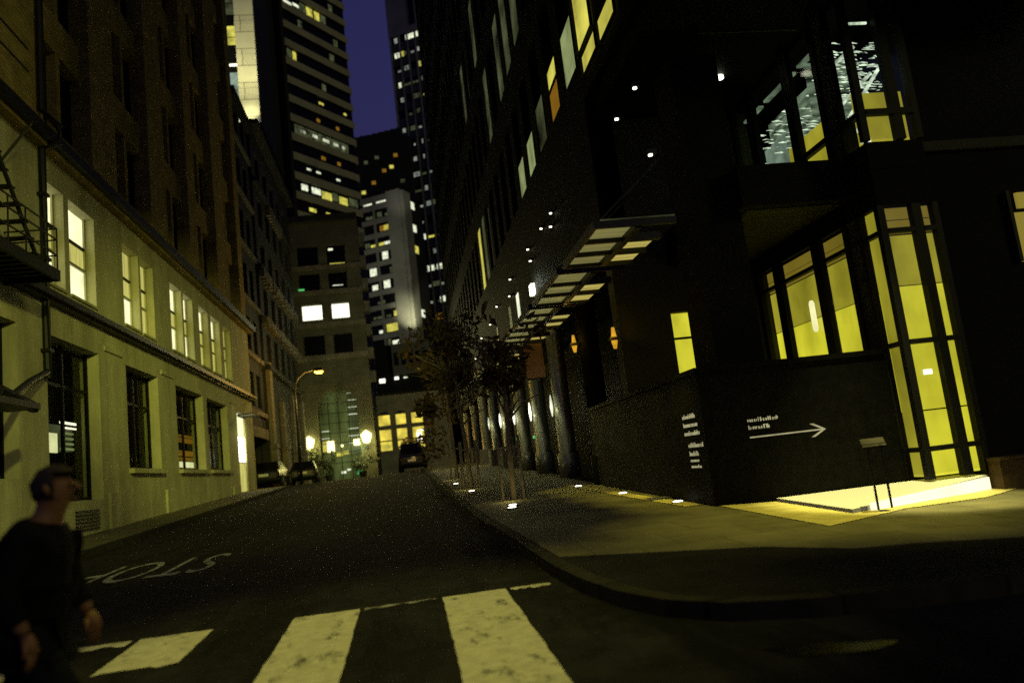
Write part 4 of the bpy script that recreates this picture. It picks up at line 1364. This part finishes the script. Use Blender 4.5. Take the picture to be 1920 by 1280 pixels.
tree(2.1, 16.5, 3.9, (.8, .9, .7), "nearest young tree with thin staked trunk and sparse dark crown under the canopies", 31, 320, m_leaf, .1)
tree(1.68, 22.0, 4.4, (1.0, 1.1, 1.1), "middle young tree with sparse yellow brown leaves by the kerb", 32, 600, m_leaf, -.15)
tree(1.75, 29.0, 6.0, (1.5, 1.5, 2.3), "far young tree with the fullest amber crown by the kerb", 33, 1500, m_leaf, -.2)
point("tree_lamp_glow", (0.6, 27.2, 4.2), 18, (1, .62, .10), .2)
t = thing("round_tree", "small round amber leafed tree in front of the low stone house", "tree", (.65, 62, 1.7))
k = MB(); k.tube([(.65, 62, 1.7), (.65, 62, 3.2)], [.08, .05], m_bark); k.build("trunk", t)
k = MB(); leafmass(k, (.65, 62, 3.75), (1.0, .8, .7), 700, m_leaf, 41, .13); k.build("crown", t, fix=False)
point("tree_lamp_glow", (.4, 59.5, 4.6), 60, (1, .6, .08), .2)
for x, w_, h_, lb in ((-7.6, .55, 2.6, "tall dark clipped shrub left of the arched entrance under the lantern"), (-6.55, .5, 1.7, "low dark shrub in front of the arched entrance glass"), (-3.7, 1.0, 1.5, "wide dark shrub right of the arched entrance by the green glow")):
    t = thing("clipped_shrub", lb, "shrub", (x, 69.2, 1.8), "shrubs beside the arched entrance")
    k = MB()
    k.lathe((x, 69.2, 1.8), [(.25, 0), (.32, .5)], m_darkmetal, 10)
    k.build("planter_pot", t)
    k = MB()
    leafmass(k, (x, 69.2, 1.8 + .5 + h_ * .45), (w_, w_, h_ * .55), 500, m_leafdark, int(x * 10), .13)
    k.build("foliage", t, fix=False)

# ------------------------------------------------------------------ parked cars (own coordinates: length along Y, front towards +Y)
def car(name, label, loc, rz, suv=False):
    t = thing(name, label, "car", (0, 0, 0), "dark parked vehicles up the street")
    Wd = .9
    L_ = 2.25
    zr = 1.78 if suv else 1.44
    zb = 1.02 if suv else .92
    secs = [(-L_, .42, zb - .12, .78), (-L_ + .12, .28, zb, .95), (-1.15, .22, zb, 1.0), (0, .22, zb, 1.0), (1.0, .22, zb - .02, 1.0), (L_ - .3, .26, zb - .14, .95), (L_, .40, zb - .28, .75)]
    k = MB()
    def ring(y, z0, z1, s):
        w_ = Wd * s
        return [(-w_ * .93, y, z0), (w_ * .93, y, z0), (w_, y, (z0 + z1) / 2), (w_ * .93, y, z1), (-w_ * .93, y, z1), (-w_, y, (z0 + z1) / 2)]
    rs = [ring(*s) for s in secs]
    for a, b in zip(rs, rs[1:]):
        for i in range(6):
            j = (i + 1) % 6
            k.poly([a[i], a[j], b[j], b[i]], m_carpaint)
    k.poly(rs[0], m_carpaint); k.poly(rs[-1][::-1], m_carpaint)
    k.build("body", t)
    k = MB()
    y0, y1, y2, y3 = (-L_ + .12, -L_ + .3, .55, 1.15) if suv else (-1.7, -.95, .35, 1.15)
    P = [(-Wd * .9, y0, zb), (Wd * .9, y0, zb), (Wd * .9, y3, zb), (-Wd * .9, y3, zb), (-Wd * .68, y1, zr), (Wd * .68, y1, zr), (Wd * .68, y2, zr), (-Wd * .68, y2, zr)]
    k.hexa(P, m_carpaint)
    cab = k.build("cabin", t)
    k = MB()
    def inset(a, b, c, d, off):
        pts = [Vector(P[i]) for i in (a, b, c, d)]
        ce = sum(pts, Vector()) / 4
        k.poly([ce + (p - ce) * .86 + Vector(off) for p in pts], m_darkglass)
    inset(0, 1, 5, 4, (0, -.01, .003)); inset(2, 3, 7, 6, (0, .01, .003)); inset(1, 2, 6, 5, (.01, 0, .003)); inset(3, 0, 4, 7, (-.01, 0, .003))
    k.build("window_glass", cab)
    for sx in (-1, 1):
        for y in (-1.35, 1.4):
            k = MB()
            k.tube([(sx * .70, y, .33), (sx * .92, y, .33)], .33, m_tyre, 18)
            wh = k.build("wheel", t)
            k = MB(); k.tube([(sx * .915, y, .33), (sx * .93, y, .33)], .19, m_chrome, 12); k.build("rim", wh)
        k = MB(); k.box(sx * .55, sx * .78, -L_ - .02, -L_ + .06, zb - .32, zb - .2, m_rust); k.build("tail_light", t)
        k = MB(); k.box(sx * .5, sx * .76, L_ - .05, L_ + .015, zb - .45, zb - .33, m_chrome); k.build("headlight", t)
    k = MB(); k.box(-.26, .26, -L_ - .03, -L_ - .005, .62, .76, m_letter); k.build("number_plate", t)
    k = MB(); k.box(-.86, .86, -L_ - .06, -L_ + .1, .36, .5, m_mullion); k.build("bumper", t)
    t.location = loc
    t.rotation_euler = (0, 0, rz)
    return t
car("parked_car", "dark car nosing out of the garage recess beside the cream building's corner", (-7.9, 48.5, prof(48.5) + .05), 0)
car("parked_car", "dark car parked beyond the garage recess near the street lamp", (-6.75, 55.0, prof(55)), R(4))
car("parked_suv", "dark parked vehicle seen from behind at the crest of the street", (.42, 54.0, prof(54)), R(-2), True)
point("plate_glow", (.42, 51.0, 2.6), 3.5, (1, .7, .2), .05)

# ------------------------------------------------------------------ person crossing at left
def skin(name, verts, edges, radii, m, parent, sub=2, root=0):
    me = bpy.data.meshes.new(name)
    o = org(parent)
    me.from_pydata([Vector(v) - o for v in verts], edges, [])
    me.materials.append(m)
    ob = bpy.data.objects.new(name, me)
    COL.objects.link(ob)
    sm = ob.modifiers.new("skin", 'SKIN')
    sm.use_smooth_shade = True
    sv = me.skin_vertices[0].data if me.skin_vertices else None
    for i, rr in enumerate(radii):
        q = rr if isinstance(rr, tuple) else (rr, rr)
        sv[i].radius = q
        sv[i].use_root = (i == root)
    ss = ob.modifiers.new("subdivision", 'SUBSURF')
    ss.levels = sub; ss.render_levels = sub
    dg = bpy.context.evaluated_depsgraph_get()
    dg.update()
    me2 = bpy.data.meshes.new_from_object(ob.evaluated_get(dg))
    bpy.data.objects.remove(ob)
    bpy.data.meshes.remove(me)
    me2.name = name
    me2.materials.clear(); me2.materials.append(m)
    me2.polygons.foreach_set("use_smooth", [True] * len(me2.polygons))
    me2.polygons.foreach_set("material_index", [0] * len(me2.polygons))
    nb = bpy.data.objects.new(name, me2)
    COL.objects.link(nb)
    nb.parent = parent
    return nb
px, py = -1.75, 4.0
pz = gz(px, py)
PE = thing("person", "person in dark coat and trousers striding across the crossing at the left edge", "person", (px, py, pz))
def W(x, y, z):
    return (px + x * .95, py + y * .95, pz + z * .89)
# walking to the right (+X): front leg forward, head turned along the way
V = [W(0, 0, .90), W(.01, 0, 1.05), W(.04, 0, 1.22), W(.07, 0, 1.34), W(.10, 0, 1.42), W(.13, 0, 1.50), W(.145, 0, 1.57), W(.14, 0, 1.63),   # spine 0-7
     W(.07, -.17, 1.33), W(-.02, -.23, 1.08), W(.09, -.22, .88),     # near arm 8-10
     W(.07, .17, 1.33), W(.10, .22, 1.08), W(.20, .20, .90),         # far arm 11-13
     W(.02, -.09, .84), W(.24, -.10, .48), W(.36, -.10, .09), W(.47, -.11, .04),    # near leg 14-17
     W(-.02, .09, .84), W(-.10, .10, .47), W(-.40, .10, .16), W(-.34, .10, .03)]    # far leg 18-21
Ed = [(0, 1), (1, 2), (2, 3), (3, 4), (4, 5), (5, 6), (6, 7), (3, 8), (8, 9), (9, 10), (3, 11), (11, 12), (12, 13), (0, 14), (14, 15), (15, 16), (16, 17), (0, 18), (18, 19), (19, 20), (20, 21)]
rad = [.13, .12, .13, .12, .055, .075, .088, .075, .06, .045, .032, .06, .045, .032, .085, .058, .042, .035, .085, .058, .042, .035]
body = skin("body", V, Ed, rad, m_skin, PE)
# nose, brow, lips and ears as shaped details of the face
k = MB()
hx, hz = .145, 1.55
for nm in ():
    pass
k.tube([W(.225, 0, 1.585), W(.25, 0, 1.555), W(.228, 0, 1.535)], [.010, .018, .012], m_skin, 6)
k.tube([W(.222, -.022, 1.505), W(.229, 0, 1.505), W(.222, .022, 1.505)], [.006, .010, .006], m_skin, 6)
k.tube([W(.13, -.085, 1.585), W(.135, -.095, 1.56), W(.14, -.085, 1.535)], [.010, .018, .010], m_skin, 6)
k.build("face_feature", PE, True)
k = MB()
for s in (-1, 1):
    k = MB(); k.lathe(W(.215, s * .032, 1.572), [(.004, -.01), (.011, 0), (.004, .01)], m_hair, 8); k.build("eye", PE, True)
pass
k = MB()
hc, hr = Vector((.138, 0, 1.578)), (.112, .094, .112)
NU, NV = 24, 14
def hp(u, v, q=1.0):
    a = 2 * math.pi * u / NU; b = math.pi * v / NV
    q = q * (1 + .05 * math.sin(7.3 * (u % NU) + 2.1 * v) * (0 < v < NV))
    return W(hc.x + hr[0] * q * math.sin(b) * math.cos(a), hc.y + hr[1] * q * math.sin(b) * math.sin(a), hc.z + hr[2] * q * math.cos(b))
for u in range(NU):
    for v in range(NV - 3):
        a = 2 * math.pi * (u + .5) / NU; b = math.pi * (v + .5) / NV
        fx = math.sin(b) * math.cos(a); fz = math.cos(b)
        if fx > .30 and fz < .60:
            continue
        k.poly([hp(u, v), hp(u, v + 1), hp(u + 1, v + 1), hp(u + 1, v)], m_hair)
hb = k.build("hair", PE, True)
coat = skin("coat", [V[0], V[1], V[2], W(.06, 0, 1.345), W(.085, 0, 1.405), V[8], V[9], W(.075, -.222, .92), V[11], V[12], W(.185, .203, .93), W(-.01, 0, .76)],
            [(0, 1), (1, 2), (2, 3), (3, 4), (3, 5), (5, 6), (6, 7), (3, 8), (8, 9), (9, 10), (0, 11)],
            [.175, .16, .17, .15, .075, .085, .068, .058, .085, .068, .058, .19], m_coat, PE)
skin("trousers", [W(0, 0, .92), V[14], V[15], W(.345, -.10, .13), V[18], V[19], W(-.38, .10, .185)], [(0, 1), (1, 2), (2, 3), (0, 4), (4, 5), (5, 6)], [.15, .105, .078, .065, .105, .078, .065], m_trouser, PE)
for nm, (bx, by, bz), sgn in (("shoe", (.36, -.10, .05), .06), ("shoe", (-.40, .10, .10), -.06)):
    skin("shoe", [W(bx - .05, by, bz), W(bx + .05, by, bz - .005), W(bx + .17, by, bz + (-.02 if sgn > 0 else -.055))], [(0, 1), (1, 2)], [.05, .048, .035], m_coat, PE)
# hands with separate fingers
def hand(wrist, d, side):
    k = MB()
    wv = Vector(wrist); d = Vector(d).normalized()
    s = Vector((0, 0, 1)).cross(d).normalized()
    n = d.cross(s).normalized()
    k.tube([wv, wv + d * .04, wv + d * .085], [.026, .034, .032], m_skin, 8)
    for i, (o_, L_) in enumerate(((-.028, .066), (-.009, .078), (.010, .073), (.027, .058))):
        b_ = wv + d * .08 + s * o_
        k.tube([b_, b_ + d * L_ * .5 - n * .010, b_ + d * L_ * .85 - n * .034], [.0095, .009, .007], m_skin, 6)
    b_ = wv + d * .03 - s * .03
    k.tube([b_, b_ - s * .022 + d * .03, b_ - s * .024 + d * .06 - n * .01], [.012, .0105, .008], m_skin, 6)
    return k.build("hand", PE, True)
hand(V[10], (.25, .0, -1), 1)
hand(V[13], (.35, -.1, -.9), -1)
